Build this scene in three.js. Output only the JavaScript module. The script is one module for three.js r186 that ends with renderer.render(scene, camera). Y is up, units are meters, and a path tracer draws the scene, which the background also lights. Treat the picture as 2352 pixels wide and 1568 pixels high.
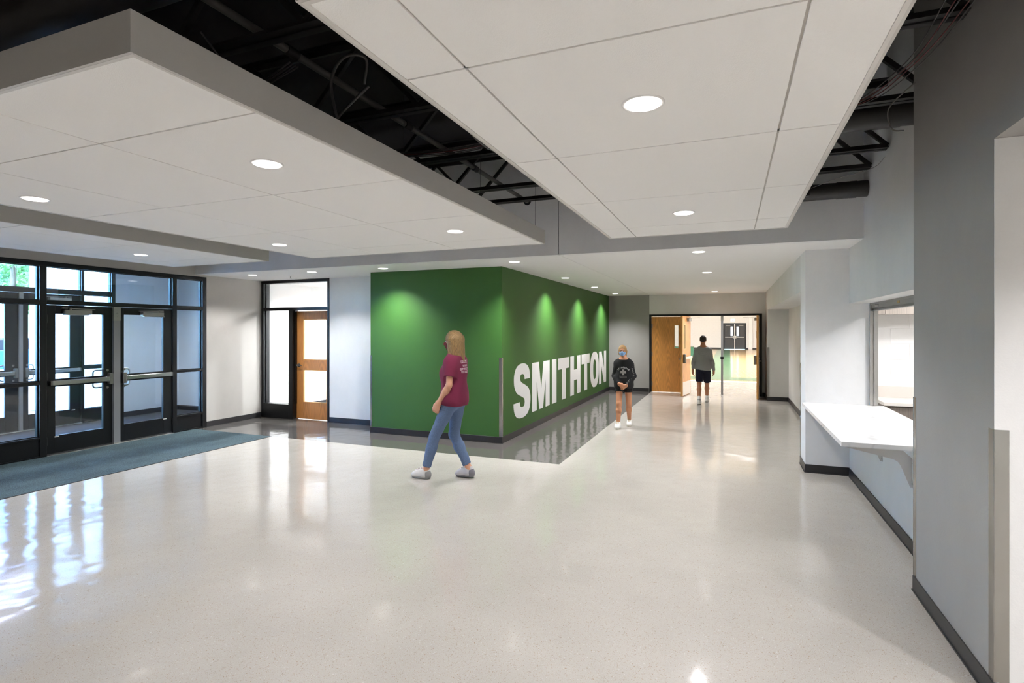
import * as THREE from 'three';
import { RoundedBoxGeometry } from 'three/addons/geometries/RoundedBoxGeometry.js';
import { mergeGeometries, mergeVertices, toCreasedNormals } from 'three/addons/utils/BufferGeometryUtils.js';
import { RectAreaLightUniformsLib } from 'three/addons/lights/RectAreaLightUniformsLib.js';
import { Sky } from 'three/addons/objects/Sky.js';

// ---------------------------------------------------------------- camera, sky, sun, exposure
// Corridor runs along -z, entrance wall is at -x. Units are metres, floor is y = 0.
const scene = new THREE.Scene();
const camera = new THREE.PerspectiveCamera(2 * Math.atan(784 / 1245) * 180 / Math.PI, 2352 / 1568, 0.05, 300);
camera.position.set(0, 1.76, 0);
camera.rotation.y = Math.atan(500.5 / 1245);
camera.setViewOffset(2352, 1568, 0, 27, 2352, 1568);      // level camera, lens shifted a little downwards
const renderer = new THREE.WebGLRenderer({ antialias: true });
renderer.toneMapping = THREE.LinearToneMapping;
renderer.toneMappingExposure = 1.75;
renderer.shadowMap.enabled = true;
renderer.shadowMap.type = THREE.PCFSoftShadowMap;
RectAreaLightUniformsLib.init();

const sunTowards = new THREE.Vector3(0.42, 0.80, 0.55).normalize();
const sky = new Sky();
sky.scale.setScalar(1000);
sky.material.uniforms.turbidity.value = 6;
sky.material.uniforms.rayleigh.value = 0.75;
sky.material.uniforms.mieCoefficient.value = 0.004;
sky.material.uniforms.mieDirectionalG.value = 0.75;
sky.material.uniforms.sunPosition.value.copy(sunTowards);
sky.name = 'sky';
scene.add(sky);
scene.backgroundIntensity = 5.5;
const sun = new THREE.DirectionalLight(0xfff3e0, 5);
sun.name = 'sun';
sun.position.copy(sunTowards).multiplyScalar(60).add(new THREE.Vector3(-25, 0, -10));
sun.target.position.set(-25, 0, -10);
sun.castShadow = true;
sun.shadow.camera.left = -45; sun.shadow.camera.right = 45; sun.shadow.camera.top = 45; sun.shadow.camera.bottom = -45; sun.shadow.camera.far = 160;
sun.shadow.mapSize.set(4096, 4096);
scene.add(sun, sun.target);

const LAMP = 6.6;            // candela of one ceiling downlight (relative units)
const LAMP_TINT = 0xf7f7fa;

// ---------------------------------------------------------------- helpers
let seed = 20240611;
const rnd = () => { seed = (seed * 1664525 + 1013904223) >>> 0; return seed / 4294967296; };
const rr = (a, b) => a + (b - a) * rnd();
const V = (x, y, z) => new THREE.Vector3(x, y, z);

const taken = {};
function numbered(name) {
  const n = taken[name] = (taken[name] ?? -1) + 1;
  return n ? name + '_' + String(n).padStart(3, '0') : name;
}
// uv in metres by the main direction of each face
function metreUV(g) {
  if (g.index) g = g.toNonIndexed();
  const p = g.attributes.position, n = g.attributes.normal, uv = new Float32Array(p.count * 2);
  for (let i = 0; i < p.count; i += 3) {
    let ax = 0, ay = 0, az = 0;
    for (let k = 0; k < 3; k++) { ax += n.getX(i + k); ay += n.getY(i + k); az += n.getZ(i + k); }
    ax = Math.abs(ax); ay = Math.abs(ay); az = Math.abs(az);
    for (let k = 0; k < 3; k++) {
      const x = p.getX(i + k), y = p.getY(i + k), z = p.getZ(i + k);
      const a = ay >= ax && ay >= az ? [x, z] : ax >= az ? [z, y] : [x, y];
      uv[(i + k) * 2] = a[0]; uv[(i + k) * 2 + 1] = a[1];
    }
  }
  g.setAttribute('uv', new THREE.BufferAttribute(uv, 2));
  for (const k of Object.keys(g.attributes)) if (!['position', 'normal', 'uv'].includes(k)) g.deleteAttribute(k);
  return g;
}
// box between two corners; r rounds its edges
function bx(x0, x1, y0, y1, z0, z1, r = 0) {
  const w = Math.abs(x1 - x0), h = Math.abs(y1 - y0), d = Math.abs(z1 - z0);
  const g = r ? new RoundedBoxGeometry(w, h, d, 2, Math.min(r, w / 2.01, h / 2.01, d / 2.01)) : new THREE.BoxGeometry(w, h, d);
  g.translate((x0 + x1) / 2, (y0 + y1) / 2, (z0 + z1) / 2);
  return g;
}
function tube(points, r, seg = 24, rad = 8, closed = false) {
  return new THREE.TubeGeometry(new THREE.CatmullRomCurve3(points.map((p) => Array.isArray(p) ? V(...p) : p), closed, 'centripetal'), seg, r, rad, closed);
}
function rod(a, b, r, rad = 10, r2 = r) {
  const A = V(...a), B = V(...b), d = B.clone().sub(A), L = d.length();
  const g = new THREE.CylinderGeometry(r2, r, L, rad);
  g.applyQuaternion(new THREE.Quaternion().setFromUnitVectors(V(0, 1, 0), d.normalize()));
  g.translate((A.x + B.x) / 2, (A.y + B.y) / 2, (A.z + B.z) / 2);
  return g;
}
function bar(a, b, w, h) {      // square bar between two points
  const A = V(...a), B = V(...b), d = B.clone().sub(A), L = d.length();
  const g = new THREE.BoxGeometry(w, h, L);
  const m = new THREE.Matrix4().lookAt(B, A, Math.abs(d.y) > 0.98 * L ? V(0, 0, 1) : V(0, 1, 0));
  g.applyMatrix4(m); g.translate((A.x + B.x) / 2, (A.y + B.y) / 2, (A.z + B.z) / 2);
  return g;
}
const lathe = (pts, seg = 32) => new THREE.LatheGeometry(pts.map(([r, y]) => new THREE.Vector2(r, y)), seg);
function prism(pts, depth, bevel = 0) {   // outline in x, y pushed along z from 0 to depth
  const s = new THREE.Shape(pts.map(([x, y]) => new THREE.Vector2(x, y)));
  return new THREE.ExtrudeGeometry(s, { depth, bevelEnabled: bevel > 0, bevelThickness: bevel, bevelSize: bevel, bevelSegments: 1, steps: 1 });
}
function mesh(name, geos, material, parent) {
  const list = [].concat(geos).map(metreUV);
  const g = list.length > 1 ? mergeGeometries(list) : list[0];
  const o = new THREE.Mesh(g, material);
  o.castShadow = o.receiveShadow = true;
  o.name = parent ? name : numbered(name);
  (parent ?? scene).add(o);
  return o;
}
function tag(o, label, category, group, kind) {
  o.userData.label = label; o.userData.category = category;
  if (group) o.userData.group = group;
  if (kind) o.userData.kind = kind;
  return o;
}
function thing(name, label, category, at = [0, 0, 0], turn = 0, group, kind) {
  const o = new THREE.Group(); o.name = numbered(name);
  o.position.set(...at); o.rotation.y = turn; scene.add(o);
  return tag(o, label, category, group, kind);
}
const struct = (name, geos, m, label, category) => tag(mesh(name, geos, m), label, category, undefined, 'structure');
const part = (name, geos, m, parent, label) => { const o = mesh(name, geos, m, parent); if (label) o.userData.label = label; return o; };

// ---------------------------------------------------------------- textures
function hashNoise(n, cells, s) {           // tiling value noise, n pixels wide, cells waves
  const g = new Float32Array(cells * cells);
  let q = s >>> 0; const r = () => { q = (q * 1664525 + 1013904223) >>> 0; return q / 4294967296; };
  for (let i = 0; i < g.length; i++) g[i] = r();
  const out = new Float32Array(n * n), sm = (t) => t * t * (3 - 2 * t);
  for (let y = 0; y < n; y++) for (let x = 0; x < n; x++) {
    const fx = x / n * cells, fy = y / n * cells, ix = Math.floor(fx), iy = Math.floor(fy), tx = sm(fx - ix), ty = sm(fy - iy);
    const a = g[iy % cells * cells + ix % cells], b = g[iy % cells * cells + (ix + 1) % cells], c = g[(iy + 1) % cells * cells + ix % cells], d = g[(iy + 1) % cells * cells + (ix + 1) % cells];
    out[y * n + x] = (a + (b - a) * tx) * (1 - ty) + (c + (d - c) * tx) * ty;
  }
  return out;
}
const mixN = (n, list) => { const o = new Float32Array(n * n); for (const [cells, amp, s] of list) { const a = hashNoise(n, cells, s); for (let i = 0; i < o.length; i++) o[i] += (a[i] - 0.5) * amp; } return o; };
function colourTex(n, metres, f) {          // f(i, x, y) -> [r, g, b] in 0..1 sRGB
  const d = new Uint8Array(n * n * 4);
  for (let y = 0, i = 0; y < n; y++) for (let x = 0; x < n; x++, i++) { const c = f(i, x, y); for (let k = 0; k < 3; k++) d[i * 4 + k] = Math.max(0, Math.min(255, c[k] * 255)); d[i * 4 + 3] = 255; }
  const t = new THREE.DataTexture(d, n, n); return finish(t, metres, true);
}
function heightTex(n, metres, a) {
  let lo = Infinity, hi = -Infinity; for (const v of a) { lo = Math.min(lo, v); hi = Math.max(hi, v); }
  const d = new Float32Array(n * n * 4); for (let i = 0; i < n * n; i++) d[i * 4] = d[i * 4 + 1] = d[i * 4 + 2] = (a[i] - lo) / (hi - lo), d[i * 4 + 3] = 1;
  const t = new THREE.DataTexture(d, n, n, THREE.RGBAFormat, THREE.FloatType); return finish(t, metres, false);
}
function finish(t, metres, srgb) {
  t.wrapS = t.wrapT = THREE.RepeatWrapping; t.magFilter = THREE.LinearFilter; t.minFilter = THREE.LinearFilter; t.generateMipmaps = false;
  const m = [].concat(metres); t.repeat.set(1 / m[0], 1 / (m[1] ?? m[0]));
  if (srgb) t.colorSpace = THREE.SRGBColorSpace;
  t.needsUpdate = true; return t;
}
const std = (color, roughness = 0.6, more = {}) => new THREE.MeshStandardMaterial({ color, roughness, ...more });

// orange-peel roller texture shared by the painted walls, with faint wide roller bands in the tone
const peel = heightTex(512, 0.6, mixN(512, [[128, 1, 3], [64, 0.7, 4], [24, 0.4, 5]]));
const mott = mixN(512, [[6, 0.6, 31], [13, 0.5, 32], [40, 0.25, 33]]);
const paintTone = colourTex(512, [2.3, 3.4], (i) => { const v = 0.982 + mott[i] * 0.035; return [v, v, v]; });
const paint = (hex, rough = 0.62) => std(hex, rough, { map: paintTone, bumpMap: peel, bumpScale: 0.0005 });
// speckled vinyl composition tile: fine chips, slight tone steps from tile to tile, hairline joints
function vct(base, chips, tileStep, chipShare, metres = 2.4384, n = 2048, s0 = 7) {
  const a = hashNoise(n, 512, s0), b = hashNoise(n, 680, s0 + 1), c = hashNoise(n, 9, s0 + 2), tone = [];
  let q = s0 * 977; const r = () => { q = (q * 1664525 + 1013904223) >>> 0; return q / 4294967296; };
  const T = 8, px = n / T; for (let i = 0; i < T * T; i++) tone.push((r() - 0.5) * tileStep);
  return colourTex(n, metres, (i, x, y) => {
    const tl = tone[Math.floor(y / px) * T + Math.floor(x / px)];
    const joint = x % px < 1 || y % px < 1 ? -0.018 : 0;
    let v = 1 + tl + (c[i] - 0.5) * 0.02 + (a[i] - 0.5) * 0.05 + joint, col = base;
    if (a[i] > 1 - chipShare) col = chips[0]; else if (a[i] < chipShare * 0.9) col = chips[1]; else if (b[i] > 1 - chipShare * 0.8) col = chips[2];
    return [col[0] * v, col[1] * v, col[2] * v];
  });
}
const wave = heightTex(1024, 3.2, mixN(1024, [[11, 0.8, 71], [27, 0.75, 72], [58, 0.22, 73]]));

// ---------------------------------------------------------------- materials
const M = {};
M.wall = paint(0xe3e2df);
M.wallWhite = paint(0xf2f1ef);
M.wallTaupe = paint(0xb9b4ad);
M.wallVestibule = paint(0xcbd2d7);
M.wallAccent = paint(0xa19e99);
M.green = paint(0x346120, 0.55);
M.ceil = std(0xf3f1ee, 0.85, { bumpMap: peel, bumpScale: 0.0003 });
M.deck = std(0x17161a, 0.85);
M.floorTile = std(0xffffff, 0.10, { map: vct([0.705, 0.682, 0.652], [[0.605, 0.565, 0.52], [0.785, 0.77, 0.75], [0.585, 0.49, 0.40]], 0.012, 0.12), bumpMap: wave, bumpScale: 0.003 });
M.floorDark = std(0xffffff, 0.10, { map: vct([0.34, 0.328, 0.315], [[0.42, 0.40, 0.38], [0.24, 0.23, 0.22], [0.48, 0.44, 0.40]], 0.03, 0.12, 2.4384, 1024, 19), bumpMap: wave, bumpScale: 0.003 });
M.base = std(0x2c2b2c, 0.38);
M.black = std(0x111214, 0.36, { metalness: 0.25 });
M.gap = std(0x0c0c0d, 0.9);
M.steel = std(0xb9b7b2, 0.28, { metalness: 1 });
M.steelDark = std(0x8d8b87, 0.36, { metalness: 1 });
M.closer = std(0x9a9892, 0.42, { metalness: 0.8 });
M.mull = std(0x8a8b8d, 0.5, { metalness: 0.35 });
M.glass = new THREE.MeshPhysicalMaterial({ color: 0xf7fafb, roughness: 0.02, transmission: 1, thickness: 0, ior: 1.5 });
M.rubber = std(0x2b2b2c, 0.7);
M.white = std(0xf1efec, 0.5);
const brush = heightTex(256, [0.02, 0.5], hashNoise(256, 64, 91));
M.guard = std(0xa8a6a1, 0.26, { metalness: 1, bumpMap: brush, bumpScale: 0.00002 });
const cN = hashNoise(1024, 300, 51), cB = hashNoise(1024, 7, 52), cM = hashNoise(1024, 420, 57);
M.carpet = std(0xffffff, 1, { map: colourTex(1024, 1.22, (i, x, y) => {
  const row = (y % 26) < 4 ? -0.05 : 0, seam = (x % 512 < 2 || y % 512 < 2) ? -0.03 : 0, v = 0.82 + (cN[i] - 0.5) * 0.55 + (cM[i] - 0.5) * 0.4 + (cB[i] - 0.5) * 0.12 + row + seam;
  return [0.29 * v, 0.375 * v, 0.40 * v]; }), bumpMap: heightTex(512, 0.6, mixN(512, [[230, 1, 55], [110, 0.6, 56]])), bumpScale: 0.004 });
const hashGrey = hashNoise(512, 210, 61);
M.carpetGrey = std(0xffffff, 1, { map: colourTex(512, 0.61, (i) => { const v = 0.75 + (hashGrey[i] - 0.5) * 0.9; return [0.33 * v, 0.325 * v, 0.335 * v]; }) });

// oak veneer: straight fine pores with cathedral figure in repeated leaves
function oak(n, metres, tint, leaves, s0) {
  const a = hashNoise(n, 8, s0), b = hashNoise(n, 256, s0 + 1), w = hashNoise(n, 5, s0 + 2);
  return colourTex(n, metres, (i, x, y) => {
    const u = x / n * leaves, lf = u - Math.floor(u), cx = (lf - 0.5) * 2, yy = y / n;
    const ring = Math.sin((cx * cx * 5.5 + yy * 9 + w[i] * 1.6 + a[i] * 0.5) * 6.0);
    const pore = b[(y >> 3) % n * n + x];
    const v = 1 + ring * 0.055 * Math.exp(-cx * cx * 3.5) + (pore - 0.5) * 0.15 + (w[i] - 0.5) * 0.10 + (lf < 0.012 ? -0.04 : 0);
    return tint.map((c) => c * v);
  });
}
M.oak = std(0xffffff, 0.4, { map: oak(1024, [0.915, 2.2], [0.80, 0.56, 0.285], 3, 201) });
M.oakPlain = std(0xffffff, 0.42, { map: oak(512, [0.4, 2.2], [0.77, 0.52, 0.275], 1, 231) });
M.oakEdge = std(0xcf9a55, 0.5);
const quartzN = mixN(512, [[4, 1, 301], [9, 0.7, 302], [21, 0.4, 303]]);
M.quartz = std(0xffffff, 0.22, { map: colourTex(512, 1.6, (i) => { const v = 0.955 - 0.06 * Math.max(0, 1 - Math.abs(quartzN[i]) * 14); return [v, v, v * 0.995]; }) });
M.tilePanel = std(0xf7f5f1, 0.9, { bumpMap: heightTex(512, 0.5, mixN(512, [[250, 1, 341], [120, 0.4, 342]])), bumpScale: 0.0006 });
M.fascia = std(0xcbc7c0, 0.55, { metalness: 0.15 });
M.lip = std(0xd8d4cd, 0.5);
M.grid = std(0xbdb8b1, 0.6);
M.concrete = std(0xffffff, 0.9, { map: colourTex(512, 3, (i) => { const v = 0.74 + mott[i] * 0.12; return [v, v * 0.99, v * 0.965]; }) });
M.darkSteel = std(0x2b2a2a, 0.6, { metalness: 0.3 });
M.pipe = std(0x5a5753, 0.5, { metalness: 0.2 });
M.duct = std(0x343230, 0.5, { metalness: 0.2 });

// ---------------------------------------------------------------- the shell
const HC = 2.74, TOP = 4.3;
// floors
const floor = struct('floor', [bx(-7.01, 6, -0.1, 0, -6.81, 6.2), bx(-2.07, 1.7, -0.1, 0, -15.72, -6.81)], M.floorTile, 'polished cream speckled vinyl tile floor of the lobby and corridor', 'floor');
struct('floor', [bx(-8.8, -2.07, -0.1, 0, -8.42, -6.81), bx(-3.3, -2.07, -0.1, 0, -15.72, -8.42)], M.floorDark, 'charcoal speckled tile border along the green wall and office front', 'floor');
struct('floor', bx(-8.8, -7.01, -0.1, 0.004, -6.81, -0.6), M.carpet, 'blue-green ribbed walk-off carpet inside the entrance doors', 'carpet');
struct('floor', bx(-11.4, -8.8, -0.1, 0, -8.4, -0.6), M.carpetGrey, 'grey flecked carpet of the entrance vestibule', 'carpet');
struct('floor', bx(-8.8, -7.01, -0.1, 0, -0.6, 6.2), M.floorTile, 'cream tile strip beyond the end of the entrance carpet', 'floor');
struct('trim_1', bx(-7.014, -7.006, 0, 0.006, -6.81, -0.6), M.rubber, 'thin dark edge strip between carpet and cream tile', 'floor trim');

// entrance wall with the storefront opening
struct('wall_entrance', [bx(-8.95, -8.78, 0, TOP, -8.42, -7.03), bx(-8.95, -8.78, 2.705, TOP, -7.03, -2.65), bx(-8.95, -8.78, 0, TOP, -2.65, 6.2)], M.wallTaupe, 'light taupe grey painted wall around the inner entrance doors', 'wall');
// vestibule
struct('wall_vestibule', [bx(-11.5, -11.35, 0, 3.6, -8.55, -7.07), bx(-11.5, -11.35, 2.99, 3.6, -7.07, -2.6), bx(-11.5, -11.35, 0, 3.6, -2.6, -0.45)], M.wallVestibule, 'painted outer wall of the vestibule beside the outer doors', 'wall');
struct('wall_vestibule_end', [bx(-11.35, -8.95, 0, 3.6, -8.55, -8.4), bx(-11.35, -8.95, 0, 3.6, -0.6, -0.45)], M.wallVestibule, 'painted end walls of the entrance vestibule', 'wall');
struct('ceiling_vestibule', bx(-11.5, -8.95, 3.06, 3.6, -8.4, -0.6), M.ceil, 'white ceiling over the entrance vestibule', 'ceiling');
struct('baseboard_vestibule', [bx(-11.35, -11.338, 0, 0.1, -8.4, -7.07), bx(-11.338, -8.95, 0, 0.1, -8.4, -8.388)], M.base, 'black rubber baseboard of the vestibule', 'baseboard');
// office front wall and office room
struct('wall_office', [bx(-7.065, -5.71, 0, HC, -8.42, -8.27)], M.wallWhite, 'white wall section between the office door and the green wall', 'wall');
struct('wall_office_room', [bx(-9.1, -8.93, 0, 2.9, -12.6, -8.55), bx(-9.1, -5.71, 0, 2.9, -12.75, -12.6), bx(-5.86, -5.71, 0, 2.9, -12.6, -8.42)], M.wallWhite, 'bright white walls inside the office behind the glass', 'wall');
struct('wall_office_return', bx(-8.93, -8.78, 0, HC, -8.55, -8.42), M.wallWhite, 'white return beside the office window frame', 'wall');
struct('ceiling_office', bx(-9.1, -8.95, 2.74, 2.86, -12.75, -8.42), M.ceil, 'white office ceiling edge', 'ceiling');
struct('floor', bx(-8.93, -5.86, -0.1, 0, -12.6, -8.42), M.carpetGrey, 'dark grey carpet on the office floor', 'carpet');
struct('baseboard_office_room', [bx(-8.93, -8.918, 0, 0.1, -12.6, -8.55), bx(-8.918, -5.86, 0, 0.1, -12.6, -12.588)], M.base, 'black baseboard inside the office', 'baseboard');
// green block
struct('wall_green', bx(-5.71, -3.27, 0, HC, -15.72, -7.71), M.green, 'deep green painted wall block with the white lettering', 'wall');
// end of the corridor
struct('wall_end_accent', bx(-3.27, -2.12, 0, HC, -15.9, -15.72), M.wallAccent, 'mid grey end wall between green wall and oak doors', 'wall');
struct('wall_end', [bx(-2.12, 0.785, 2.19, HC, -15.9, -15.72), bx(0.785, 0.87, 0, HC, -15.9, -15.72)], M.wall, 'light grey wall above the corridor doors', 'wall');
// right side of the corridor
struct('wall_corridor', [bx(0.865, 1.69, 0, HC, -15.9, -14.83), bx(1.335, 1.69, 0, HC, -14.83, -8.07), bx(0.865, 1.335, 2.262, HC, -14.83, -8.07)], M.wall, 'light grey corridor wall with a long shallow alcove', 'wall');
struct('wall_pier', bx(0.865, 1.60, 0, HC, -8.07, -7.57), M.wallWhite, 'white wall pier at the end of the serving counter', 'wall');
struct('wall_serving', [bx(1.335, 1.60, 0, 0.825, -7.57, -4.42), bx(1.335, 1.60, 2.075, TOP, -7.57, -4.42), bx(1.335, 1.60, 0.86, 2.075, -4.62, -4.42)], M.wall, 'grey wall with the serving window opening', 'wall');
struct('wall_near', [bx(1.155, 1.69, 0, TOP, -4.42, -3.22), bx(1.155, 1.42, 2.66, TOP, -3.22, 2.2), bx(1.155, 1.42, 0, TOP, 2.2, 6.2)], M.wallAccent, 'tall grey wall with an open passage beside it', 'wall');
struct('wall_passage', [bx(1.69, 6, 0, TOP, -3.37, -3.22), bx(5.85, 6, 0, TOP, -3.22, 2.35), bx(1.42, 5.85, 0, TOP, 2.2, 2.35)], M.wallWhite, 'white painted walls of the side passage', 'wall');
struct('wall_passage_jamb', bx(1.156, 1.69, 0, 2.659, -3.221, -3.215), M.wallWhite, 'bright textured wall face in the passage opening', 'wall');
struct('ceiling_passage', bx(1.42, 5.85, 2.74, 2.9, -3.22, 2.2), M.ceil, 'white ceiling of the side passage', 'ceiling');
struct('wall_back', bx(-8.95, 1.42, 0, TOP, 6.2, 6.35), M.wall, 'light grey wall behind the viewer', 'wall');
// upper part: dark deck, soffit front with its control joint, soffit ceiling
struct('ceiling_deck', bx(-8.95, 1.7, TOP, TOP + 0.1, -6.95, 6.35), M.deck, 'black painted roof deck above the hanging clouds', 'ceiling');
const JX = -2.08;
struct('wall_soffit', [bx(-8.78, JX - 0.004, HC, TOP, -6.93, -6.81), bx(JX + 0.004, 1.335, HC, TOP, -6.93, -6.81)], M.wallWhite, 'grey soffit face over the corridor entry', 'wall');
struct('ceiling_soffit', [bx(-8.95, JX - 0.004, HC, HC + 0.12, -15.9, -6.93), bx(JX + 0.004, 1.69, HC, HC + 0.12, -15.9, -6.93)], M.ceil, 'smooth white ceiling of the corridor', 'ceiling');
struct('trim_2', [bx(JX - 0.02, JX + 0.02, HC + 0.012, HC + 0.1, -15.8, -6.93), bx(JX - 0.02, JX + 0.02, HC + 0.01, TOP, -6.9, -6.826)], M.gap, 'dark control joint in soffit and corridor ceiling', 'joint');

// baseboards with a small toe at the floor
function bb(list, name, label) {
  const g = [];
  for (const [x0, x1, z0, z1, toe] of list) {
    g.push(bx(x0, x1, 0, 0.102, z0, z1, 0.003));
    const t = 0.006;
    if (toe === 'z') g.push(bx(x0, x1, 0, 0.008, z0, z1 + t)); else if (toe === 'x') g.push(bx(x0, x1 + t, 0, 0.008, z0, z1)); else g.push(bx(x0 - t, x1, 0, 0.008, z0, z1));
  }
  return struct(name, g, M.base, label, 'baseboard');
}
bb([[-8.78, -8.772, -8.27, -7.03, 'x'], [-8.78, -8.772, -2.65, 6.2, 'x']], 'baseboard_entrance', 'black baseboard under the wall beside the entrance doors');
bb([[-7.06, -5.72, -8.27, -8.262, 'z']], 'baseboard_office', 'black baseboard under the white office wall section');
bb([[-5.718, -3.262, -7.71, -7.702, 'z'], [-3.27, -3.262, -15.72, -7.71, 'x'], [-5.718, -5.71, -8.27, -7.71, 'mx']], 'baseboard_green', 'black baseboard around the foot of the green wall');
bb([[-3.262, -2.13, -15.72, -15.712, 'z'], [0.79, 0.857, -15.72, -15.712, 'z']], 'baseboard_end', 'black baseboard at the corridor end wall');
bb([[0.857, 0.865, -15.712, -14.83, 'mx'], [0.857, 1.335, -14.83, -14.822, 'z'], [1.327, 1.335, -14.822, -8.07, 'mx'], [0.857, 0.865, -8.07, -7.57, 'mx']], 'baseboard_corridor', 'black baseboard along the corridor alcove');
bb([[0.857, 1.335, -7.57, -7.562, 'z'], [1.327, 1.335, -7.562, -4.42, 'mx']], 'baseboard_serving', 'black baseboard below the serving counter');
bb([[1.147, 1.155, -4.42, -3.212, 'mx'], [1.147, 5.85, -3.215, -3.207, 'z']], 'baseboard_near', 'black baseboard under the tall grey wall');

// stainless corner guards
function guard(name, x, z, sx, sz, y0, y1, w, label) {   // corner at x, z; flanges run along sx (x) and sz (z) away from the corner
  const t = 0.0025, g = thing('corner_guard', label, 'corner guard', [x, y0, z], 0, 'stainless corner guards');
  part('flange', bx(Math.min(0, sx * w), Math.max(0, sx * w), 0, y1 - y0, -sz * 0, -sz * t, 0), M.guard, g);
  part('flange', bx(0, -sx * t, 0, y1 - y0, Math.min(-sz * t, sz * w), Math.max(-sz * t, sz * w), 0), M.guard, g);
  part('nose', rod([-sx * t * 0.3, 0, -sz * t * 0.3], [-sx * t * 0.3, y1 - y0, -sz * t * 0.3], 0.0035, 12), M.guard, g);
  return g;
}
guard('a', -3.27, -7.71, -1, -1, 0.103, 1.325, 0.045, 'steel corner guard on green wall edge beside the letter S');
guard('b', -5.71, -7.71, 1, -1, 0.103, 1.325, 0.03, 'steel corner guard where green wall meets the white office wall');
guard('c', 0.865, -14.83, 1, -1, 0.103, 1.325, 0.045, 'steel corner guard at the far alcove corner by oak doors');
guard('d', 0.865, -8.07, 1, 1, 0.103, 1.325, 0.045, 'steel corner guard on the white pier facing the alcove');
guard('e', 1.155, -4.42, 1, 1, 0.103, 1.305, 0.05, 'steel corner guard on tall grey wall beside the counter end');
guard('f', 1.155, -3.215, 1, -1, 0.103, 1.29, 0.055, 'wide steel corner guard at the passage opening');

// white pieces of wall lettering come later; gym shell
const woodN = hashNoise(1024, 128, 401), woodB = hashNoise(1024, 18, 402);
M.gymWood = std(0xffffff, 0.16, { map: colourTex(1024, [2.4, 2.4], (i, x, y) => { const st = Math.floor(x / 24), k = ((st * 7919 + Math.floor((y + st * 391) / 340) * 104729) % 97) / 97; const v = 0.93 + k * 0.11 + (woodN[i] - 0.5) * 0.07; return [0.79 * v, 0.67 * v, 0.47 * v]; }) });
M.gymGreen = std(0x1f5a40, 0.16);
M.gymPale = std(0x4d7a52, 0.16);
struct('floor', bx(-13, 9, -0.1, 0, -19.6, -15.72), M.floorTile, 'cream tile floor between corridor doors and gym', 'floor');
struct('trim_3', bx(-13, 9, -0.1, 0.004, -19.95, -19.6), M.lip, 'pale threshold strip at the gym floor edge', 'threshold');
struct('floor', bx(-13, 9, -0.1, 0, -52.6, -19.95), M.gymWood, 'maple gym floor beyond the oak doors', 'floor');
{
  const green = (pts, m, label, yy) => { const s = new THREE.Shape(pts.map(([x, z]) => new THREE.Vector2(x, -z))); const g = new THREE.ExtrudeGeometry(s, { depth: 0.002, bevelEnabled: false }); g.rotateX(-Math.PI / 2); g.translate(0, yy, 0); return struct('floor_marking', g, m, label, 'floor marking'); };
  green([[-12.9, -20.4], [8.9, -20.4], [8.9, -21.6], [-12.9, -21.6]], M.gymPale, 'green painted border stripe on gym floor', 0.001);
  green([[-0.9, -21.6], [0.06, -21.6], [0.0, -52.4], [-1.0, -52.4], [-1.0, -46], [-0.93, -25]], M.gymPale, 'green painted lane on gym floor left of the lines', 0.0012);
}
struct('wall_gym', [bx(-13, -2.12, 0, 8, -16.02, -15.9), bx(0.785, 9, 0, 8, -16.02, -15.9), bx(-2.12, 0.785, 2.19, 8, -16.02, -15.9), bx(-13.15, -13, 0, 8, -52.75, -15.9), bx(9, 9.15, 0, 8, -52.75, -15.9)], M.wallWhite, 'white side walls of the gym', 'wall');
struct('ceiling_gym', bx(-13.15, 9.15, 8, 8.15, -52.75, -15.9), M.ceil, 'white gym ceiling', 'ceiling');

// ---------------------------------------------------------------- ceiling lamps
const lensMat = std(0xffffff, 0.5, { emissive: 0xfffaf2, emissiveIntensity: 3.2 });
const lensGeo = metreUV(lathe([[0.0, 0.0035], [0.05, 0.0025], [0.074, 0.006]], 40).scale(1, -1, 1));
const ringGeo = metreUV(lathe([[0.072, -0.004], [0.0765, 0.001], [0.086, 0.003], [0.092, 0.0015], [0.093, -0.002]].map(([r, y]) => [r, -y]), 40));
function downlight(x, z, label, group, y = HC, power = 1, cone = 62, soft = 0.35) {
  const t = thing('downlight', label, 'downlight', [x, y, z], 0, group);
  const ring = new THREE.Mesh(ringGeo, M.white); ring.name = 'trim_ring'; ring.castShadow = ring.receiveShadow = true; t.add(ring);
  const lens = new THREE.Mesh(lensGeo, lensMat); lens.name = 'lens'; lens.castShadow = lens.receiveShadow = true; t.add(lens);
  const s = new THREE.SpotLight(LAMP_TINT, LAMP * power, 0, cone * Math.PI / 180, soft, 2);
  s.name = 'downlight_beam'; s.position.set(0, -0.014, 0); s.target.position.set(0, -1, 0); s.castShadow = true; s.shadow.radius = 2.6; s.shadow.bias = -0.002;
  t.add(s, s.target);
  return t;
}
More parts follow.
